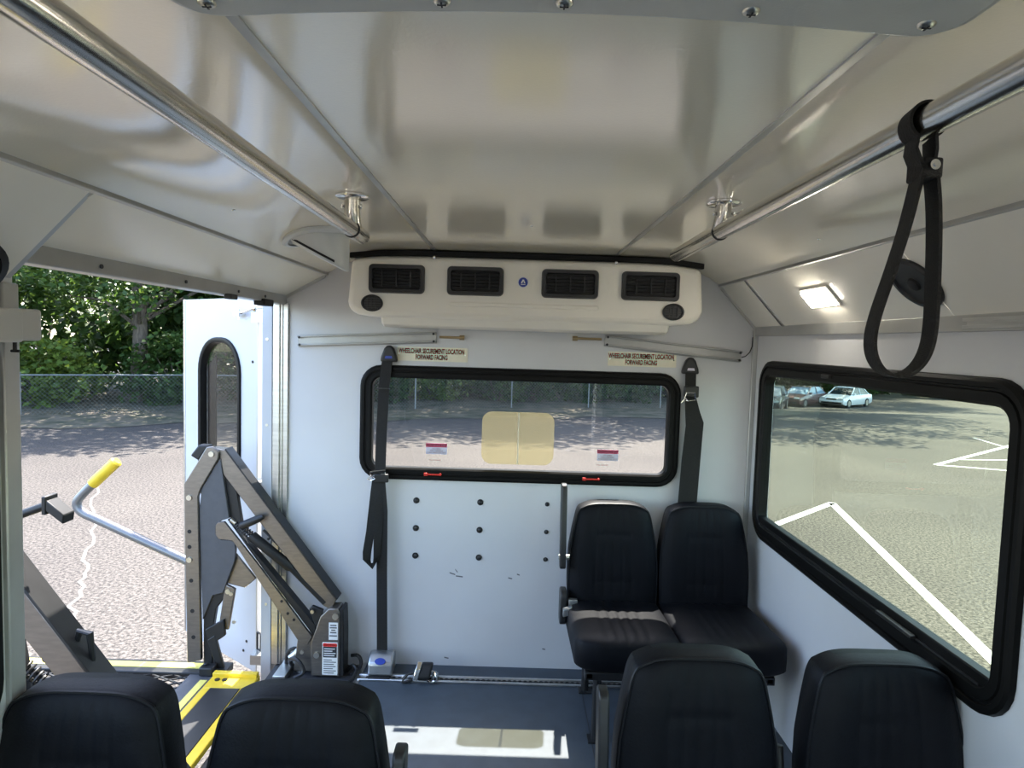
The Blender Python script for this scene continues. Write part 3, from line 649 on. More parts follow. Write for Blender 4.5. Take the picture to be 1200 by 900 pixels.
# dome lamp on right cove
def cvp(s, y, h=0):   # s along slope from ceiling edge to wall (0..1), h out from the surface
    xa, za = CR[0]; xb, zb = CR[1]; nx, nz = (zb - za), -(xb - xa); l = math.hypot(nx, nz); nx, nz = -abs(nx / l), -abs(nz / l)
    return (xa + (xb - xa) * s + nx * h, y, za + (zb - za) * s + nz * h)
def cvbox(m, s0, s1, y0, y1, h0, h1, mir):
    f = (lambda p: (2 * CX + (.0) - p[0], p[1], p[2])) if mir else (lambda p: p)
    return m.add([f(cvp(s, y, h)) for h in (h0, h1) for s, y in ((s0, y0), (s1, y0), (s1, y1), (s0, y1))], [(0, 1, 2, 3), (7, 6, 5, 4), (0, 4, 5, 1), (1, 5, 6, 2), (2, 6, 7, 3), (3, 7, 4, 0)])
def dome_lamp(y, lab, mir=False):
    p = cvp(.5, y); t = thing('dome_lamp', ((2 * CX - p[0]) if mir else p[0], y, p[2]), lab, 'lamp', 'dome lamps along the coves')
    m = MB(); cvbox(m, .34, .66, y - .105, y + .105, .0005, .008, mir); m.build('bezel', 'cove_white', t, bevel=.004)
    m = MB(); cvbox(m, .375, .625, y - .09, y + .09, .006, .018, mir); ln = m.build('lens', 'lamp_lens', t, bevel=.005, label='glowing white lens')
    for k in range(4):
        s = .41 + k * .06; m = MB(); cvbox(m, s - .006, s + .006, y - .085, y + .085, .017, .020, mir); m.build('lens_rib', 'label_white', ln)
dome_lamp(2.34, 'lit rectangular dome lamp on sloping cove panel above the bench seat')
for y, nm in ((.70, 'the near passenger seats'), (-.95, 'the middle seats'), (-2.6, 'the driver partition')):  # unseen copies of the lamp above, added to brighten the cabin
    dome_lamp(y, 'added fill lamp, out of view on the long window cove above ' + nm); dome_lamp(y, 'added fill lamp, out of view on the doorway side cove above ' + nm, True)
def cove_disc(lab, s, y, r, flip=False, group=None):
    t = thing('cove_speaker', cvp(s, y), lab, 'speaker', group)
    ex = Vector(cvp(1, 0)) - Vector(cvp(0, 0)); ex.normalize(); ey = Vector((0, 1, 0)); c = Vector(cvp(s, y)); h = (Vector(cvp(s, y, 1)) - c)
    def lp(rr, hh): return [c + ex * (rr * math.cos(a)) + ey * (rr * math.sin(a)) + h * hh for a in [2 * math.pi * k / 36 for k in range(36)]]
    m = MB(); m.loops([lp(r, .0008), lp(r, .008), lp(r * .93, .014), lp(r * .82, .014), lp(r * .78, .008), lp(r * .3, .008)], cap0=True, cap1=True); m.build('grille', 'black_plastic', t)
    m = MB(); m.loops([lp(r * .25, .007), lp(r * .22, .014), lp(r * .1, .017)], cap1=True); m.build('cone', 'matte_black', t)
    return t
cove_disc('round black speaker on cove panel behind the hand strap', .50, 1.785, .085)
# left near: black round lamp and beige junction box on the post
t = thing('round_lamp', (WL + .05, 1.245, 1.72), 'black rimmed round lamp at the near end of doorway cove', 'lamp')
c = Vector((-1.05, 1.245, 1.765)); ax = Vector((.55, .75, -.25)).normalized() if False else Vector((.75, -.35, -.55)).normalized()
u = ax.orthogonal().normalized(); v = ax.cross(u)
lp = lambda rr, hh: [c + ax * hh + u * (rr * math.cos(a)) + v * (rr * math.sin(a)) for a in [2 * math.pi * k / 30 for k in range(30)]]
m = MB(); m.loops([lp(.05, -.03), lp(.066, 0), lp(.066, .02), lp(.052, .025), lp(.050, .012)], cap0=True); m.build('rim', 'black_plastic', t)
m = MB(); m.loops([lp(.051, .010), lp(.04, .018), lp(.01, .022)], cap0=True, cap1=True); m.build('lens', 'car_glass', t)
m = MB(); m.tube([(-1.085, 1.28, 1.72), (-1.078, 1.33, 1.70), (-1.07, 1.34, 1.68)], .003, 6); m.build('lead', 'black_plastic', t)
t = thing('junction_box', (WL + .03, 1.41, 1.612), 'beige plastic box mounted on the doorway post', 'box')
m = MB(); m.box(WL + .012, WL + .075, 1.37, 1.435, 1.615, 1.683); m.build('cover', 'junction_beige', t, bevel=.006, seg=3)
m = MB(); m.box(WL + .012, WL + .085, 1.30, 1.368, 1.612, 1.682); m.build('side_panel', 'junction_beige', t, bevel=.006, seg=3)
m = MB(); m.cyl((WL + .04, 1.40, 1.614), (WL + .04, 1.40, 1.592), .004, n=8); m.cyl((WL + .032, 1.40, 1.592), (WL + .05, 1.40, 1.592), .003, n=8); m.build('latch_pin', 'lift_black', t)

# ------------------------------------------------------------------ open lift door leaf
A = Vector((-1.30, 3.30, 0)); Bv = Vector((-1.89, 3.75, 0)); ed = (Bv - A).normalized(); nd = Vector((ed.y, -ed.x, 0))
if nd.y > 0: nd = -nd
mp_leaf = lambda p, q, d: tuple(A + ed * p + nd * d + Vector((0, 0, q)))
m = MB(); holed(m, (0, .75, -.135, 1.828), (.165, .575, .66, 1.605), .17, 0, -.04, mp_leaf, 9)
leaf = struct(m.build('door_1', 'door_white', ang=30), 'white open lift door leaf with tall round cornered window', 'door')
m = MB(); frame_ring(m, (.150, .590, .645, 1.620), [(0, .001), (.004, .010), (.015, .012), (.028, .008), (.032, -.03), (.01, -.03)], .19, mp_leaf, 9); fr = m.build('window_frame', 'rubber', leaf)
m = MB(); m.prism(rrect(.18, .56, .67, 1.59, .15, 9), -.016, -.020, mp_leaf); m.build('pane', 'glass_door', leaf, smooth=False)
m = MB(); m.prism([(.46, .68), (.55, .68), (.55, 1.45), (.46, 1.52)], -.028, -.034, mp_leaf); m.build('window_divider', 'rubber', leaf)
m = MB(); m.prism([(-.012, -.135), (0, -.135), (0, 1.828), (-.012, 1.828)], .004, -.046, mp_leaf); m.build('hinge_edge', 'trim_grey', leaf, bevel=.002)
m = MB(); m.prism([(.75, -.135), (.765, -.135), (.765, 1.828), (.75, 1.828)], .004, -.046, mp_leaf); m.build('closing_edge', 'aluminium', leaf, bevel=.002)
m = MB(); m.tube([mp_leaf(.16, 1.74, .02), mp_leaf(.05, 1.755, .03), mp_leaf(-.06, 1.77, .05), mp_leaf(-.10, 1.77, .02)], .007, 8)
for p in (.12, .15): m.cyl(mp_leaf(p, 1.745, .0), mp_leaf(p, 1.745, .04), .012, n=12)
m.cyl(mp_leaf(.14, 1.715, .02), mp_leaf(.14, 1.775, .02), .005, n=8); m.sphere(mp_leaf(-.06, 1.77, .05), .018, 12, 8); m.build('door_stay', 'chrome', leaf)
for p, q in ((.33, .07), (.31, .02), (.09, .01), (.12, -.05), (.04, 1.5), (.04, .6)):
    m = MB(); m.cyl(mp_leaf(p, q, 0), mp_leaf(p, q, .004), .007, n=10); m.build('screw', 'lift_black', leaf)
m = MB(); m.tube([mp_leaf(-.012, .09, 0), mp_leaf(-.045, .09, 0), mp_leaf(-.045, .0, 0), mp_leaf(-.012, .0, 0)], .006, 8, True); m.build('striker_loop', 'lift_black', leaf)
m = MB()
for z in (-.05, .85, 1.70): m.box(-1.30, WL - .05, 3.22, 3.30, z, z + .05)
m.build('hinge', 'aluminium', leaf)

# ------------------------------------------------------------------ wheelchair lift
lift = thing('wheelchair_lift', (-1.3, 2.43, 0), 'grey and black wheelchair lift with yellow edged platform in the doorway', 'wheelchair lift')
P = dict(
 band=[(-1.536, .04), (-1.549, .919), (-1.442, 1.1), (-1.412, 1.104), (-1.385, 1.078), (-1.385, 1.047), (-1.47, .898), (-1.482, .861), (-1.468, .055)],
 cover=[(-1.47, .898), (-1.381, 1.047), (-1.337, .758), (-1.376, .744), (-1.4, .722), (-1.4, .673), (-1.376, .652), (-1.31, .65), (-1.306, .6), (-1.31, .55), (-1.367, .389), (-1.417, .375), (-1.466, .251), (-1.482, .786)],
 black=[(-1.38, 1.037), (-1.368, .967), (-1.315, .903), (-1.286, .722), (-1.339, .749)],
 knob=[(-1.53, 1.053), (-1.489, 1.107), (-1.437, 1.105), (-1.49, 1.029)],
 uarm=[(-1.433, 1.092), (-1.36, 1.087), (-.82, .368), (-.848, .32), (-.881, .336), (-1.36, .955), (-1.408, 1.028)],
 guard=[(-1.466, .411), (-1.359, .456), (-1.359, .372), (-1.404, .307), (-1.421, .201), (-1.421, .018), (-1.467, .016)],
 link3=[(-1.45, .209), (-1.359, .262), (-1.351, .182), (-1.425, .129)],
 larm=[(-1.4, .722), (-1.389, .738), (-1.359, .742), (-1.203, .545), (-.933, .186), (-.954, .147), (-1.004, .171), (-1.318, .65), (-1.384, .656), (-1.4, .675)],
 larm2=[(-1.351, .749), (-.922, .238), (-.921, .174), (-1.203, .545)],
 tower=[(-.931, .0), (-.933, .165), (-.889, .294), (-.85, .335), (-.805, .336), (-.795, .318), (-.793, .0)],
 tower2=[(-1.008, .188), (-.929, .195), (-.922, .0), (-1.03, .0)],
 brk=[(-.951, .321), (-.935, .339), (-.881, .319), (-.909, .208)],
 link1=[(-1.359, .431), (-1.31, .407), (-1.343, .203), (-1.392, .21)],
 link2=[(-1.438, .158), (-1.4, .185), (-1.355, .02), (-1.392, .018)],
 tri=[(-1.343, .616), (-1.215, .457), (-1.269, .409), (-1.367, .431)])
def lift_side(Y, sg):
    # Y is the inner (platform side) face; sg=+1 builds away from the platform to the rear, -1 to the front
    mp = lambda p, q, d: (p, Y + sg * d, q)
    def part(n, key, a, b, mat, bev=.004):
        m = MB(); m.prism(P[key], a, b, mp); return m.build(n, mat, lift, bevel=bev)
    part('end_plate', 'band', 0, .022, 'bronze'); part('side_cover', 'cover', .010, .03, 'slate', .003)
    part('rear_guard', 'black', .03, .06, 'lift_black'); part('top_knob', 'knob', .02, .07, 'lift_black', .008)
    ua = part('upper_arm', 'uarm', .018, .085, 'bronze', .003)
    tp = MB(); tp.prism([(-1.362, 1.088), (-.818, .370), (-.812, .374), (-1.356, 1.094)], .012, .088, mp); tp.build('arm_cap', 'lift_black', ua, bevel=.002)
    la = part('lower_arm', 'larm', .004, .02, 'bronze', .002); part('arm_channel', 'larm2', .02, .07, 'lift_black', .002)
    part('tower', 'tower', -.01, .075, 'bronze', .004); part('tower_foot', 'tower2', .03, .06, 'bronze'); part('tower_bracket', 'brk', .01, .03, 'lift_black')
    part('fold_link', 'link1', .015, .035, 'bronze'); part('fold_link', 'link2', -.005, .015, 'lift_black'); part('link_plate', 'tri', .03, .045, 'bronze'); part('inner_guard', 'guard', .02, .05, 'lift_black'); part('fold_link', 'link3', -.002, .018, 'lift_black')
    m = MB(); m.prism([(-.795, .0), (-.775, .0), (-.775, .20), (-.780, .33), (-.795, .335)], -.005, .085, mp); m.build('tower_edge', 'lift_black', lift, bevel=.004)
    m = MB(); m.cyl(mp(-1.335, .749, .03), mp(-1.302, .721, .03), .008, n=12); m.tube([mp(-1.237, .669, .03), mp(-1.05, .522, .03), mp(-1.04, .512, .03), mp(-.877, .349, .03)], [.025, .025, .016, .016], 16); m.cyl(mp(-1.302, .721, .03), mp(-1.237, .669, .03), .008, n=12)
    gs = m.build('gas_strut', 'lift_black', lift)
    pts = []
    for k in range(90):
        a = k / 90 * 7 * 2 * math.pi; f = k / 90
        pts.append(mp(-1.310 + .075 * f + .017 * math.cos(a) * .62, .728 - .060 * f + .017 * math.cos(a) * .78, .03 + .018 * math.sin(a)))
    m = MB(); m.tube(pts, .0038, 6); m.build('spring', 'lift_black', gs)
    m = MB(); m.cyl(mp(-1.335, .749, .024), mp(-1.312, .730, .024), .010, n=12); m.build('spring_cap', 'zinc', gs)
    m = MB(); m.tube([mp(-1.276, .722, -.01), mp(-1.266, .730, -.01), mp(-1.19, .765, -.01), mp(-1.165, .776, -.01)], [.012, .020, .018, .010], 14); m.build('pump_handle', 'lift_black', lift)
    m = MB(); m.tube([mp(-1.18, .70, .03), mp(-1.12, .64, .03), mp(-1.06, .575, .03)], .006, 8); m.build('hose', 'lift_black', lift)
    for x, z, r in ((-1.417, 1.068, .013), (-1.523, .855, .013), (-1.523, .552, .013), (-.815, .300, .015), (-.904, .106, .014), (-.978, .113, .009), (-1.345, .395, .012), (-1.330, .385, .010), (-1.315, .245, .009), (-.93, .315, .009)):
        m = MB(); dd = -.012 if x > -.93 else .018 if x > -1.35 and x < -1.2 else .0; a = mp(x, z, dd); b = mp(x, z, dd - .007); m.cyl(a, b, r, n=16); m.build('bolt', 'zinc', lift)
    for x, z in ((-1.523, .69), (-1.523, .615), (-1.515, .45), (-1.51, .30), (-1.505, .17)):
        m = MB(); m.cyl(mp(x, z, .001), mp(x, z, -.001), .010, n=12); m.build('bolt_hole', 'matte_black', lift)
    for x, z in ((-1.15, .66), (-1.05, .525), (-1.03, .51), (-1.05, .30), (-1.02, .27), (-1.08, .36)):
        m = MB(); q = .017 if z > .45 else .003; m.cyl(mp(x, z, q + .001), mp(x, z, q - .001), .007, n=10); m.build('bolt_hole', 'matte_black', lift)
    return mp
mpL = lift_side(3.05, 1)
lift_side(1.74, -1)
# labels on the rear tower
def lab_quad(x0, x1, z0, z1, mat, d, name, par, sk=0):
    m = MB(); m.prism([(x0, z0), (x1, z0), (x1, z1), (x0, z1)], d, d - .0012, mpL); return m.build(name, mat, par, smooth=False)
l1 = lab_quad(-.847, -.803, .183, .268, 'label_white', -.0105, 'label_plate', lift)
for z, w_ in ((.255, .03), (.243, .034), (.231, .02), (.219, .03), (.203, .036)): lab_quad(-.825 - w_ / 2, -.825 + w_ / 2, z - .003, z + .003, 'label_text', -.0115, 'label_line', l1)
l2 = lab_quad(-.877, -.803, -.022 + .03, .170, 'label_white', -.0105, 'label_plate', lift)
lab_quad(-.873, -.807, .150, .165, 'label_red', -.0115, 'label_header', l2); lab_quad(-.873, -.807, .095, .149, 'label_dark', -.0115, 'label_panel', l2)
text('WARNING', .0125, 'label_white', 'label_text', l2, lambda p, q, d: (-.840 + p, 3.05 - .0132 - .0003, .1575 + q))
for k in range(4): lab_quad(-.868, -.868 + (.05, .056, .04, .052)[k], .103 + k * .011, .107 + k * .011, 'label_white', -.0125, 'label_line', l2)
for k in range(7): lab_quad(-.870, -.870 + (.05, .06, .045, .058, .05, .06, .04)[k], .016 + k * .0108, .020 + k * .0108, 'label_text', -.0115, 'label_line', l2)
# platform
PX0, PX1, PY0, PY1 = -2.42, -1.36, 1.84, 3.02
for ya, yc in ((3.005, 3.12), (1.74, 1.85)):
    m = MB(); m.box(PX0, PX1 + .02, ya, yc, -.02, .016); m.build('side_rail', 'lift_black', lift, bevel=.005)
m = MB(); m.box(PX0 + .02, -1.465, 3.045, 3.095, .016, .0185); m.build('edge_strip', 'strip_yellow', lift)
m = MB(); m.box(PX0 + .02, -1.465, 1.765, 1.815, .016, .0185); m.build('edge_strip', 'strip_yellow', lift)
m = MB(); m.box(-1.50, PX1, 1.85, 3.005, -.02, .010); m.build('inner_rail', 'slate', lift, bevel=.004)
m = MB(); m.box(-1.425, -1.392, 1.9, 2.95, .010, .0125); m.build('edge_strip', 'strip_yellow', lift)
m = MB(); m.box(PX0, PX0 + .06, 1.85, 3.005, -.02, .05); m.build('roll_stop', 'lift_black', lift, bevel=.004)
m = MB(); sp = .048
def diag(sl):
    c = -3.0
    while c < 3.0:
        pts = []
        for x in (PX0 + .05, -1.49):
            pts.append((x, c + 2.43 + sl * (x + 1.95)))
        (xa, ya), (xb, yb_) = pts
        def clip(x0, y0, x1, y1):
            t0, t1 = 0., 1.
            dy = y1 - y0
            for lim, sgn in ((1.85, 1), (3.005, -1)):
                q0 = sgn * (y0 - lim); q1 = sgn * (y1 - lim)
                if q0 < 0 and q1 < 0: return None
                if q0 < 0: t0 = max(t0, q0 / (q0 - q1))
                elif q1 < 0: t1 = min(t1, q0 / (q0 - q1))
            if t1 - t0 < 1e-3: return None
            return (x0 + (x1 - x0) * t0, y0 + dy * t0, x0 + (x1 - x0) * t1, y0 + dy * t1)
        r = clip(xa, ya, xb, yb_)
        if r: m.ribbon([(r[0], r[1], .002), (r[2], r[3], .002)], (0, .004, 0), .006)
        c += sp
diag(.45); diag(-.45); m.build('mesh_deck', 'lift_black', lift, smooth=False, kind='stuff')
m = MB(); m.box(-1.372, -1.155, 2.86, 2.985, .0, .026); m.box(-1.372, -1.335, 1.9, 2.86, .0, .026); m.box(-1.200, -1.155, 1.9, 2.86, .0, .026); m.build('bridge_plate', 'safety_yellow', lift, bevel=.004)
m = MB(); m.box(-1.335, -1.200, 1.9, 2.86, .002, .0275); m.build('bridge_tread', 'lift_black', lift, bevel=.002)
m = MB(); m.box(-1.37, -1.16, 2.955, 2.985, .020, .045); m.build('bridge_lip', 'safety_yellow', lift, bevel=.004)
for x in (-1.335, -1.30):
    m = MB(); m.cyl((x, 2.93, .026), (x, 2.93, .030), .012, n=14); m.build('bolt', 'lift_black', lift)
m = MB(); m.box(-1.45, -1.385, 2.985, 3.04, .010, .05); m.cyl((-1.43, 3.02, .05), (-1.43, 3.02, .06), .012, n=12); m.build('hinge_block', 'lift_black', lift, bevel=.005)
# handrail with yellow grip
m = MB(); m.tube(smoothp([(-1.53, 3.075, .530), (-1.75, 3.075, .625), (-1.98, 3.075, .728), (-2.06, 3.075, .760), (-2.085, 3.075, .805), (-2.05, 3.075, .850), (-1.995, 3.075, .905), (-1.90, 3.075, .997)], 2), .021, 16); hr = m.build('handrail', 'tube_grey', lift)
m = MB(); m.tube([(-2.003, 3.075, .898), (-2.0, 3.075, .901), (-1.885, 3.075, 1.012), (-1.880, 3.075, 1.017)], [.022, .0265, .0265, .018], 16); m.build('handrail_grip', 'safety_yellow', hr, label='yellow rubber grip')
m = MB(); m.tube([(-1.42, 1.735, 1.095), (-1.33, 1.735, 1.133), (-1.248, 1.735, 1.165)], .012, 8); m.box(-1.252, -1.240, 1.71, 1.76, 1.142, 1.192); m.prism([(-1.245, 1.155), (-1.196, 1.118), (-1.193, 1.143), (-1.24, 1.182)], 1.712, 1.758, lambda p, q, d: (p, d, q)); m.build('front_handrail', 'lift_black', lift, bevel=.003)
m = MB(); m.tube([(-1.15, 1.69, .79), (-1.14, 1.69, .835), (-1.112, 1.69, .83), (-1.105, 1.69, .76)], .009, 8, True); m.build('lifting_eye', 'lift_black', lift)
# cables and motor by the tower
for i, (pts, r) in enumerate((([(-1.02, 3.10, .0), (-1.06, 3.08, .06), (-1.0, 3.04, .09), (-.95, 3.02, .03), (-1.0, 3.0, .01)], .010), ([(-1.08, 3.12, .0), (-1.07, 3.11, .09), (-1.02, 3.11, .11), (-.98, 3.1, .05), (-.97, 3.1, 0)], .009), ([(-.77, 3.10, .0), (-.74, 3.08, .05), (-.71, 3.06, .03), (-.725, 3.0, .005), (-.76, 2.97, .003)], .008), ([(-.76, 3.14, .06), (-.72, 3.13, .07), (-.70, 3.12, .02), (-.74, 3.06, .005)], .009))):
    m = MB(); m.tube([(x, y, z - .003) for x, y, z in smoothp(pts, 2)], r, 8); m.build('hose', 'lift_black', lift)
m = MB(); m.sphere((-1.0, 3.11, .075), .035, 16, 10, (1.3, .8, 1)); m.cyl((-1.05, 3.11, .05), (-.99, 3.11, .11), .022, n=14); m.cyl((-1.0, 3.11, -.012), (-1.0, 3.11, .05), .025, n=14); m.build('pump_fitting', 'retractor_silver', lift)
m = MB(); m.box(-1.10, -1.04, 2.99, 3.17, -.012, .02); m.build('threshold_bar', 'aluminium', lift, bevel=.003)

# ------------------------------------------------------------------ seats
def gauss(x, s): return math.exp(-(x / s) ** 2)
def pillow(NU, NV, hw, top_fn, b0, b1, thick, bulge, groove, mp, edge=.012):
    # mp(a, b, d): d outward; returns vertex/face lists and the piping loop
    vs = []; fs = []
    def P3(u, v, d): 
        b = top_fn(u, v); return mp(u * hw(v), b, d)
    for j in range(NV + 1):
        for i in range(NU + 1):
            u = -1 + 2 * i / NU; v = j / NV
            e = (1 - abs(u) ** 6) * (1 - abs(2 * v - 1) ** 8)
            vs.append(P3(u, v, bulge * e - groove(u, v) * min(1, e * 1.5)))
    W = NU + 1
    for j in range(NV):
        for i in range(NU): fs.append((j * W + i, j * W + i + 1, (j + 1) * W + i + 1, (j + 1) * W + i))
    loop = [(i, 0) for i in range(NU)] + [(NU, j) for j in range(NV)] + [(i, NV) for i in range(NU, 0, -1)] + [(0, j) for j in range(NV, 0, -1)]
    idx = [j * W + i for i, j in loop]; prev = idx
    cen = ((b0 + b1) / 2)
    pip = []
    for k, (sc, d) in enumerate(((1.03, -edge), (1.035, -thick * .5), (1.03, -thick + edge), (.97, -thick))):
        base = len(vs)
        for i, j in loop:
            u = -1 + 2 * i / NU; v = j / NV; b = top_fn(u, v)
            vs.append(mp(u * hw(v) * sc, cen + (b - cen) * (1 + (sc - 1) * .8), d))
            if k == 0: pip.append(mp(u * hw(v) * 1.018, cen + (b - cen) * 1.014, -.002))
        cur = list(range(base, base + len(loop))); n = len(loop)
        fs += [(prev[q], prev[(q + 1) % n], cur[(q + 1) % n], cur[q]) for q in range(n)]
        prev = cur
    vs.append(mp(0, cen, -thick)); c = len(vs) - 1; n = len(loop)
    fs += [(prev[q], prev[(q + 1) % n], c) for q in range(n)]
    return vs, fs, pip
def interp(tab, t):
    for (a, x), (b, y) in zip(tab[:-1], tab[1:]):
        if t <= b: k = (t - a) / (b - a); return x + (y - x) * k
    return tab[-1][1]
HW = .203; ZB, ZT = .335, .855
tabb = [(0, .93), (.04, .97), (.3, 1.0), (.45, 1.0), (.6, .975), (.75, .91), (.88, .84), (.95, .79), (.985, .745), (1, .68)]
def back_groove(u, v):
    g = 0
    if abs(u) < .47 and .22 < v:
        for c in (-.42, -.21, 0, .21, .42): g += .0024 * gauss(u - c, .028)
    if abs(u) < .46: g += .004 * (gauss(v - .33, .014) + gauss(v - .74, .014))
    g -= .005 * gauss(abs(u) - .72, .22) * (1 if v < .8 else 0.6)
    return g
def mp_back(a, b, d):      # recline: the top leans to the rear
    t = (b - ZB); return (a, -d + .12 * t, b)
vs, fs, pip = pillow(56, 44, lambda v: HW * interp(tabb, v), lambda u, v: ZB + (ZT - ZB) * v - (.018 * abs(u) ** 4 if v > .9 else 0) * (v - .9) / .1, ZB, ZT, .095, .020, back_groove, mp_back)
def cush_groove(u, v):
    g = 0
    for c in (-.42, -.21, 0, .21, .42): g += .005 * gauss(u - c, .03) * (abs(u) < .47)
    return g + .006 * gauss(v - .72, .014) * (abs(u) < .46)
vs2, fs2, pip2 = pillow(40, 30, lambda v: HW * interp([(0, .90), (.05, .97), (.12, 1), (1, 1)], v), lambda u, v: -.47 + .50 * v + (.03 * abs(u) ** 4 * (1 - v / .15) if v < .15 else 0), -.47, .03, .115, .022, cush_groove, lambda a, b, d: (a, b, .405 - .05 * b + d))
def make_seat(lab, cx, cy, spacing, arm_x, dz=0., wall_side=1, arm=True, arm_z=(.60, .97), group='double passenger seats'):
    root = thing('bus_seat', (0, 0, 0), lab, 'seat', group)
    out = {}
    for s in (-1, 1):
        m = MB(); m.add(vs, fs); b = m.build('backrest', 'vinyl', root, ang=50) if 'b' not in MESH else MESH['b'].copy()
        if 'b' not in MESH: MESH['b'] = b
        else: COL.objects.link(b); b.parent = root
        b.location = (s * spacing / 2, 0, dz); OFF[b.name] = (0, 0, 0)
        if 'bp' not in MESH:
            m = MB(); m.tube(pip, .0042, 6, True); p = m.build('piping', 'vinyl_pipe', b); MESH['bp'] = p
        else: p = MESH['bp'].copy(); COL.objects.link(p); p.parent = b
        if 'c' not in MESH:
            m = MB(); m.add(vs2, fs2); c = m.build('cushion', 'vinyl', root, ang=50); MESH['c'] = c
        else: c = MESH['c'].copy(); COL.objects.link(c); c.parent = root
        c.location = (s * spacing / 2, 0, dz); c.scale = (spacing / .42 * 1.0, 1, 1); OFF[c.name] = (0, 0, 0)
    m = MB(); hx = spacing / 2 + .17
    m.box(-hx, hx, -.42, -.38, .255 + dz, .29 + dz); m.box(-hx, hx, .02, .06, .255 + dz, .29 + dz); m.box(-hx, hx, .045, .075, .33 + dz, .37 + dz)
    for x in (-hx + .02, 0, hx - .02): m.box(x - .015, x + .015, -.42, .07, .26 + dz, .285 + dz); m.tube([(x, .03, .27 + dz), (x, .055, .36 + dz), (x, .12, .60 + dz)], .014, 8)
    m.build('seat_frame', 'lift_black', root, bevel=.004)
    for x in (-hx + .06, hx - .08):
        for y in (-.36, .02):
            m = MB(); m.tube([(x, y, .262 + dz), (x, y + .01, .0)], .018, 10); m.box(x - .03, x + .03, y - .02, y + .04, 0, .006); m.build('leg', 'lift_black', root)
    if arm:
        z0, z1 = arm_z
        m = MB(); lo = rrect(-.022, .038, z0, z1, .018, 5); m.prism(lo, arm_x - .014, arm_x + .014, lambda p, q, d: (d, p + .15 * (q - z0), q)); a = m.build('armrest', 'black_plastic', root, bevel=.006, seg=3)
        m = MB(); m.cyl((arm_x - .018, .012, z0 + .05), (arm_x + .03, .012, z0 + .05), .013, n=14); m.build('pivot', 'zinc', a)
        m = MB(); m.prism(rrect(-.05, .05, .31 + dz, .47 + dz, .03, 5), arm_x - .008, arm_x + .022, lambda p, q, d: (d, p, q)); m.build('hinge_cover', 'black_plastic', root, bevel=.006)
    root.location = (cx, cy, 0)
    return root
MESH = {}
bench = make_seat('black double bench seat against the rear wall beside the window', .712, 2.950, .428, -.452, dz=.035, arm_z=(.60, .985))
make_seat('black double seat next to the long side window, its backrests turned to the bench', .750, 1.57, .487, -.490, dz=-.022, arm_z=(.42, .755))
make_seat('black double seat beside the wheelchair lift with armrest on the aisle', -.70, 1.34, .480, .475, dz=-.028, arm_z=(.40, .73))
m = MB(); m.box(.29, .33, 2.90, 2.93, .43, .47); m.prism([(.262, .405), (.30, .415), (.32, .44), (.30, .452), (.262, .44)], 2.86, 2.89, lambda p, q, d: (p, d, q))
OFF[bench.name] = tuple(bench.location); m.build('belt_buckle', 'retractor_silver', bench, bevel=.003)

# ------------------------------------------------------------------ outdoors
GZ = -.85
def sst(t): t = max(0., min(1., t)); return t * t * (3 - 2 * t)
def gz(x, y): return GZ - 1.5 * sst((y - 22) / 25) * sst((x - 4) / 9)
m = MB(); xs = [-90, -60, -40, -28, -20] + list(range(-16, 33, 2)) + [36, 42, 50, 65, 90]; ys = [-40, -20, -8] + list(range(-2, 60, 2)) + [66, 75, 90, 130]
n = len(xs); m.add([(x, y, gz(x, y)) for y in ys for x in xs], [(j * n + i, j * n + i + 1, (j + 1) * n + i + 1, (j + 1) * n + i) for j in range(len(ys) - 1) for i in range(n - 1)])
ground = struct(m.build('ground', 'asphalt_base'), 'sunlit pale asphalt of the car park around the bus', 'ground')
FL = [(-20, 13.8), (-13.4, 17.6), (-9.9, 19.5), (0, 23.5), (5.8, 25.2), (9.5, 26.4)]
def off(P, d):
    out = []
    for i, p in enumerate(P):
        a = P[max(i - 1, 0)]; b = P[min(i + 1, len(P) - 1)]; l = math.hypot(b[0] - a[0], b[1] - a[1])
        out.append((p[0] - (b[1] - a[1]) / l * d, p[1] + (b[0] - a[0]) / l * d))
    return out
random.seed(3)
def dens(P, st=1.0):
    out = []
    for a, b in zip(P[:-1], P[1:]):
        k = max(1, int(math.hypot(b[0] - a[0], b[1] - a[1]) / st))
        out += [(a[0] + (b[0] - a[0]) * i / k, a[1] + (b[1] - a[1]) * i / k) for i in range(k)]
    return out + [P[-1]]
DL = dens(FL + [(14, 40), (16, 52), (40, 62)], 1.0)
near = off(DL, -2.4); far = off(DL, 26); m = MB(); vsx = []
for i, (a, f) in enumerate(zip(near, far)):
    j = random.uniform(-.5, .5)
    vsx += [(a[0], a[1] + j, gz(a[0], a[1]) + .012), (DL[i][0], DL[i][1] + .3, gz(*DL[i]) + .09), (f[0], f[1], gz(*DL[i]) + .5)]
m.add(vsx, [q for i in range(len(DL) - 1) for q in ((3 * i, 3 * i + 3, 3 * i + 4, 3 * i + 1), (3 * i + 1, 3 * i + 4, 3 * i + 5, 3 * i + 2))])
struct(m.build('verge', 'litter'), 'leaf littered verge under the trees by the fence', 'verge')
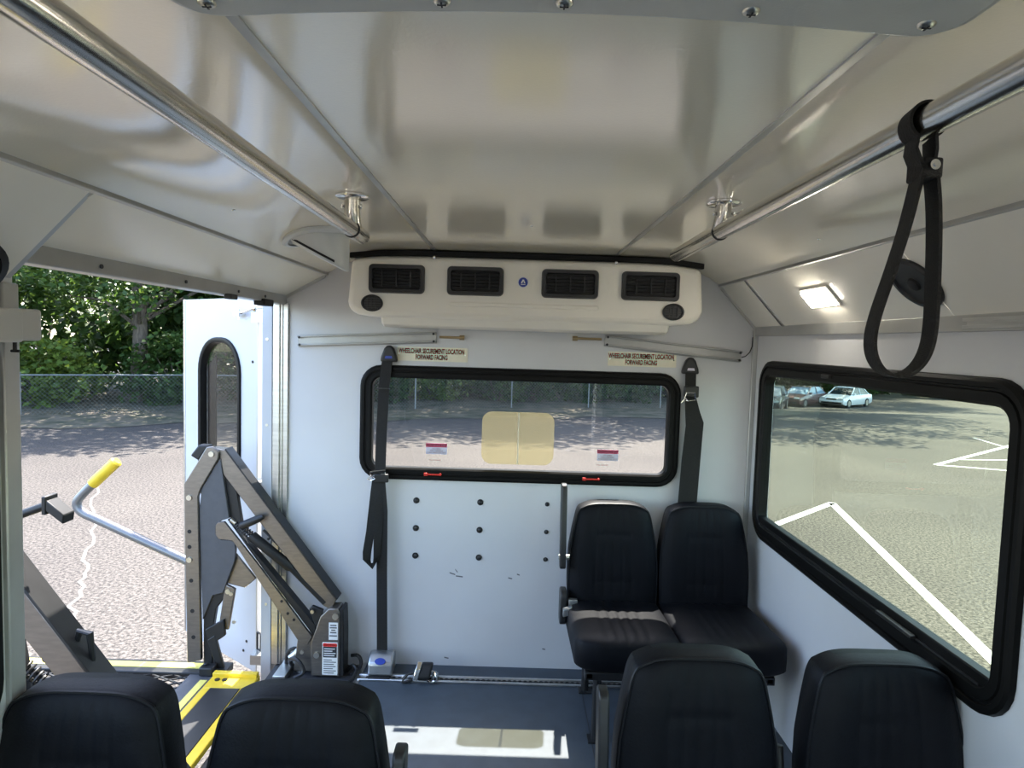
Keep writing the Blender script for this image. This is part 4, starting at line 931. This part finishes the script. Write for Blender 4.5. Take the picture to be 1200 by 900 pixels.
# painted lines and a filled crack
def gline(pts, w_, name='parking_line', mat='paint_white', h=.006):
    m = MB(); P2 = dens(pts, 1.2); L = off(P2, w_ / 2); R_ = off(P2, -w_ / 2)
    m.add([(x, y, gz(x, y) + h) for x, y in L] + [(x, y, gz(x, y) + h) for x, y in R_], [(i, i + 1, len(P2) + i + 1, len(P2) + i) for i in range(len(P2) - 1)])
    m.build(name, mat, ground, smooth=False)
gline([(5.30, 10.49), (3.95, 4.9), (2.6, -.7)], .12); gline([(5.33, 10.52), (3.80, 9.08)], .12)
gline([(9.6, 14.48), (14.6, 18.5), (20, 22.9)], .12); gline([(9.6, 14.48), (11.1, 13.95), (15, 12.6)], .12); gline([(10.6, 15.3), (16, 15.9)], .08); gline([(14.0, 19.5), (13.0, 15.2), (12.2, 12.5)], .07)
random.seed(5)
for base in ([(-3.65, 5.27), (-3.84, 5.6), (-4.10, 6.08), (-4.29, 6.52), (-4.66, 7.03), (-5.15, 7.96), (-5.96, 9.14), (-6.83, 10.76)], [(-2.0, 9), (-1.0, 9.8), (.6, 10.1), (2.0, 11.2)]):
    gline([(x + random.uniform(-.05, .05), y) for x, y in smoothp([(x, y, 0) for x, y in base], 2) for x, y in ((x, y),)] if False else [(v_.x + random.uniform(-.05, .05), v_.y) for v_ in smoothp([(x, y, 0) for x, y in base], 2)], .034, 'crack_seal', 'crack_fill', .004)
# fence
fence = thing('chain_link_fence', (-4, 21.9, GZ), 'grey chain link fence with posts below the trees', 'fence')
FH = 1.18
acc = 0; PD = dens(FL, .11)
m = MB()
for i in range(len(PD) - 1):
    for s in (0, 1):
        k = int(FH / .11); 
    # diagonals go up and down across the fence
for i in range(0, len(PD) - 11):
    (xa, ya), (xb, yb_) = PD[i], PD[i + 10]
    z0 = gz(xa, ya); 
    for za, zb in ((0.04, FH), (FH, 0.04)):
        m.cyl((xa, ya, z0 + za), (xb, yb_, gz(xb, yb_) + zb), .0035, n=3, cap=False)
m.build('chain_mesh', 'fence_steel', fence, smooth=False, kind='stuff')
m = MB(); m.tube([(x, y, gz(x, y) + FH) for x, y in FL], .021, 8); m.build('top_rail', 'fence_steel', fence)
PP = dens(FL, 2.9)
for i, (x, y) in enumerate(PP):
    m = MB(); m.cyl((x, y, gz(x, y)), (x, y, gz(x, y) + FH + .05), .024, n=8); m.sphere((x, y, gz(x, y) + FH + .05), .033, 8, 5); m.build('post', 'fence_steel', fence)

# foliage
def leaves_mesh(name, centres, rad, per, size, mat, up=.6, seed=1, flat=1.0):
    g = np.random.default_rng(seed)
    C_ = np.repeat(np.asarray(centres, float), per, 0); N = len(C_)
    rr = np.repeat(np.asarray(rad, float), per)
    d = g.normal(size=(N, 3)); d /= np.linalg.norm(d, axis=1)[:, None]
    pos = C_ + d * (rr * g.random(N) ** .45)[:, None] * np.array([1, 1, flat])
    nrm = g.normal(size=(N, 3)); nrm[:, 2] = np.abs(nrm[:, 2]) + up; nrm /= np.linalg.norm(nrm, axis=1)[:, None]
    t = g.normal(size=(N, 3)); t -= nrm * (t * nrm).sum(1)[:, None]; t /= np.linalg.norm(t, axis=1)[:, None]
    s = np.cross(nrm, t); L = size * (.7 + .6 * g.random(N))[:, None]
    q = np.empty((N, 4, 3)); q[:, 0] = pos - t * L * .5; q[:, 1] = pos + s * L * .36 + nrm * L * .10; q[:, 2] = pos + t * L * .5 - nrm * L * .06; q[:, 3] = pos - s * L * .36 + nrm * L * .10
    me = bpy.data.meshes.new(name)
    me.vertices.add(N * 4); me.vertices.foreach_set('co', q.reshape(-1))
    me.loops.add(N * 4); me.loops.foreach_set('vertex_index', np.arange(N * 4, dtype=np.int32))
    me.polygons.add(N); me.polygons.foreach_set('loop_start', np.arange(0, N * 4, 4, dtype=np.int32)); me.polygons.foreach_set('loop_total', np.full(N, 4, dtype=np.int32))
    me.update(calc_edges=True); me.materials.append(MATS[mat]); return me
def crown_centres(seed, n, rx, rz, z0, hollow=.55):
    g = np.random.default_rng(seed); out = []
    while len(out) < n:
        p = g.uniform(-1, 1, 3); l = np.linalg.norm(p)
        if hollow < l < 1 or (l < 1 and g.random() < .35): out.append((p[0] * rx, p[1] * rx, z0 + p[2] * rz))
    return out
TREE = []
for k, (rx, rz, z0, nm, mat) in enumerate(((4.2, 4.2, 6.0, 150, 'leaf_a'), (4.6, 3.9, 5.6, 150, 'leaf_b'), (3.6, 4.6, 6.2, 130, 'leaf_c'))):
    cc = crown_centres(20 + k, nm, rx, rz, z0)
    TREE.append((leaves_mesh('crown', cc, [.85] * nm, 150, .135, mat, seed=30 + k, flat=.6), cc, mat))
def trunk_mesh(cc, seed, r0=.17):
    g = np.random.default_rng(seed); m = MB()
    pts = [(0, 0, -.3), (.02, .03, .5), (.08, -.05, 1.6), (.0, .06, 3.2), (.1, .0, 5.0), (.05, .1, 7.5)]
    m.tube(pts, [r0 * 1.25, r0, r0 * .85, r0 * .7, r0 * .45, r0 * .15], 12)
    for i in g.choice(len(cc), 16, replace=False):
        c = Vector(cc[i]); b = Vector((.05, 0, min(5.5, max(1.7, c.z * .55)))); mid = b.lerp(c, .5) + Vector((0, 0, .25))
        m.tube([b, mid, c], [r0 * .32, r0 * .18, r0 * .06], 6)
    return m
TR = []
def tree(x, y, kind, sc, rot, lab, cat='tree', group='trees behind the fence', r0=.24):
    t = thing('tree', (x, y, gz(x, y)), lab, cat, group)
    me, cc, mat = TREE[kind]
    c = bpy.data.objects.new('crown', me); COL.objects.link(c); c.parent = t
    if len(TR) <= kind or TR[kind] is None:
        o = trunk_mesh(cc, 50 + kind).build('trunk', 'bark'); 
        md = o.data
        # vertices were re-centred: shift back to the tree's own origin
        for v_ in md.vertices: v_.co = v_.co + o.location
        o.location = (0, 0, 0); TR.append(o); o.parent = t
    else:
        o = TR[kind].copy(); COL.objects.link(o); o.parent = t
    t.rotation_euler = (0, 0, rot); t.scale = (sc, sc, sc)
    return t
trees = [(-12.4, 21.4, 0, 1.5, .3, 'big broad leaved tree with thick trunk behind the chain link fence'),
         (-19.0, 18.0, 2, 1.4, 1.7, None), (-8.6, 24.6, 1, 1.35, 4.1, None), (-4.2, 25.6, 0, 1.45, 5.0, None), (.4, 27.4, 1, 1.5, .9, None),
         (5.2, 28.6, 0, 1.5, 2.2, None), (10.2, 29.5, 1, 1.55, 3.7, None), (13.0, 36.0, 0, 1.7, 5.6, None), (18.6, 51.0, 1, 1.6, 1.1, 'dark green tree shading the parked maroon car'), (27.6, 54.0, 0, 1.7, 2.4, 'mid green tree shading the parked white saloon')]
for i, (x, y, k, s, r, lab) in enumerate(trees):
    tree(x, y, k, s, r, lab or ('tree of %s leaves standing in the row behind the fence' % ('mid green', 'dark green', 'light green')[k]))
for i in range(11):
    x = -28 + i * 7.4; y = 30 + max(0, (x + 20)) * .50 + (i % 3) * 2.5
    if x > 10: y = 56 + (x - 10) * .35 + (i % 2) * 3
    tree(x, y, (i * 2 + 1) % 3, 1.25, i * 1.3, 'tall %s tree in the woodland far behind the fence' % ('mid green', 'dark green', 'light green')[(i * 2 + 1) % 3], group='far woodland trees')
# undergrowth shrubs behind the fence
SH = []
for k, mat in enumerate(('leaf_b', 'leaf_a', 'leaf_c')):
    cc = crown_centres(70 + k, 46, 1.25, .95, .95, .3)
    SH.append((leaves_mesh('foliage', cc, [.42] * 46, 70, .15, mat, seed=80 + k, flat=.9), cc))
STEM = []
def shrub(x, y, k, s, r, lab, zs=1.0, group='undergrowth behind the fence'):
    t = thing('shrub', (x, y, gz(x, y)), lab, 'shrub', group)
    me, cc = SH[k]; c = bpy.data.objects.new('foliage', me); COL.objects.link(c); c.parent = t
    if len(STEM) <= k:
        m = MB()
        for i in range(0, 46, 5):
            q = Vector(cc[i]); m.tube([(0, 0, -.1), (q.x * .4, q.y * .4, q.z * .6), q], [.03, .02, .008], 5)
        o = m.build('stems', 'bark'); 
        for v_ in o.data.vertices: v_.co = v_.co + o.location
        o.location = (0, 0, 0); o.parent = t; STEM.append(o)
    else: o = STEM[k].copy(); COL.objects.link(o); o.parent = t
    t.rotation_euler = (0, 0, r); t.scale = (s, s, s * zs)
random.seed(9)
sp_ = off(dens(FL, 2.0), 2.55)
for i, (x, y) in enumerate(sp_):
    k = (0, 1, 0, 2, 1)[i % 5] if i > 2 else i
    shrub(x + random.uniform(-.4, .4), y + random.uniform(-.3, .6), k, random.uniform(1.1, 1.4), random.uniform(0, 6), '%s leafy shrub growing right behind the fence' % ('dark green', 'mid green', 'light green')[k])
sp_ = off(dens(FL, 3.2), 7.0)
for i, (x, y) in enumerate(sp_):
    k = (0, 2, 1)[i % 3]
    shrub(x + random.uniform(-.6, .6), y + random.uniform(-.6, .9), k, random.uniform(2.1, 2.8), random.uniform(0, 6), 'tall %s bush under the trees behind the fence' % ('dark green', 'mid green', 'light green')[k], 1.1, 'tall bushes under the trees')
for i in range(13):
    x = 12 + i * 3.2; y = 53 + i * .9 + (i % 2)
    shrub(x, y, (0, 0, 1)[i % 3], 2.2, i * 1.1, '%s bush in the hedge behind the parked cars' % ('dark green', 'dark green', 'mid green')[i % 3], .9, 'hedge behind the parked cars')

# ------------------------------------------------------------------ parked cars
def car(x, y, fwd, paint, gl, lab):
    t = thing('car', (0, 0, 0), lab, 'car')
    prof = [(2.25, .30), (2.30, .50), (2.22, .66), (1.20, .86), (.98, .90), (-1.55, .92), (-2.15, .90), (-2.28, .70), (-2.28, .34), (-1.9, .22), (1.9, .20)]
    lps = []
    for yy, ins in ((-.86, .06), (-.84, .0), (0, -.02), (.84, .0), (.86, .06)):
        lps.append([(px - math.copysign(ins * .8, px) if abs(px) > 1.5 else px, yy, pz - (ins * .5 if pz > .6 else -ins * .4)) for px, pz in prof])
    m = MB(); m.loops(lps, cap0=True, cap1=True); m.build('body', paint, t, ang=40)
    cab = [(1.05, .88), (.35, 1.36), (-.25, 1.42), (-.95, 1.39), (-1.75, .91)]
    m = MB(); m.loops([[(px, s * (.80 - .26 * max(0, pz - .9)), pz) for px, pz in cab] for s in (-1, 1)], cap0=True, cap1=True); m.build('glasshouse', gl, t, ang=40)
    m = MB(); m.loops([[(px, s * .665, pz + .012) for px, pz in ((.38, 1.355), (.30, 1.385), (-.25, 1.425), (-.90, 1.40), (-1.0, 1.37))] for s in (-1, 1)]); m.build('roof', paint, t)
    m = MB()
    for s in (-1, 1):
        for a, b in (((1.05, .88), (.35, 1.37)), ((-.35, .9), (-.3, 1.42)), ((-1.0, 1.38), (-1.8, .9))):
            m.tube([(a[0], s * (.81 - .26 * max(0, a[1] - .9)), a[1]), (b[0], s * (.805 - .26 * max(0, b[1] - .9)), b[1])], .035, 6)
    m.build('pillars', paint, t)
    for px in (1.42, -1.40):
        for s in (-1, 1):
            m = MB(); m.cyl((px, s * .70, .31), (px, s * .875, .31), .315, n=20); wl = m.build('wheel', 'tyre', t)
            m = MB(); m.cyl((px, s * .86, .31), (px, s * .885, .31), .20, n=16); m.build('hub_cap', 'hub', wl)
    for s in (-1, 1):
        m = MB(); m.prism([(s * .42, .60), (s * .78, .60), (s * .80, .70), (s * .46, .71)], 2.05, 2.285, lambda p, q, d: (d, p, q)); m.build('headlight', 'head_glass', t)
        m = MB(); m.box(.62, .78, s * .80 - .06, s * .90 + .05 * s, .92, 1.03); m.build('mirror', paint, t)
    m = MB(); m.prism([(-.34, .57), (.34, .57), (.36, .66), (-.36, .66)], 2.10, 2.30, lambda p, q, d: (d, p, q)); m.build('grille', 'matte_black', t)
    m = MB(); m.box(2.1, 2.31, -.7, .7, .30, .40); m.build('bumper_intake', 'matte_black', t)
    m = MB(); m.box(2.29, 2.325, -.8, .8, .43, .50); m.build('bumper', paint, t, bevel=.02)
    t.location = (x, y, gz(x, y) - .0); t.rotation_euler = (0, 0, math.atan2(fwd[1], fwd[0])); return t
def facing(x, y, a):
    v_ = Vector((-x, -y, 0)).normalized(); r_ = Vector((y, -x, 0)).normalized(); return v_ * math.cos(a) - r_ * math.sin(a)
car(24.3, 47.0, facing(24.3, 47, .42), 'car_white', 'car_glass', 'white saloon car parked at the edge of the tree shade')
car(21.0, 46.6, facing(21.0, 46.6, .45), 'car_maroon', 'car_pale_glass', 'dark maroon car with pale windscreen parked next to white saloon')
car(14.95, 37.6, facing(14.95, 37.6, .12), 'car_dark', 'car_pale_glass', 'dark car partly hidden behind the long window frame')
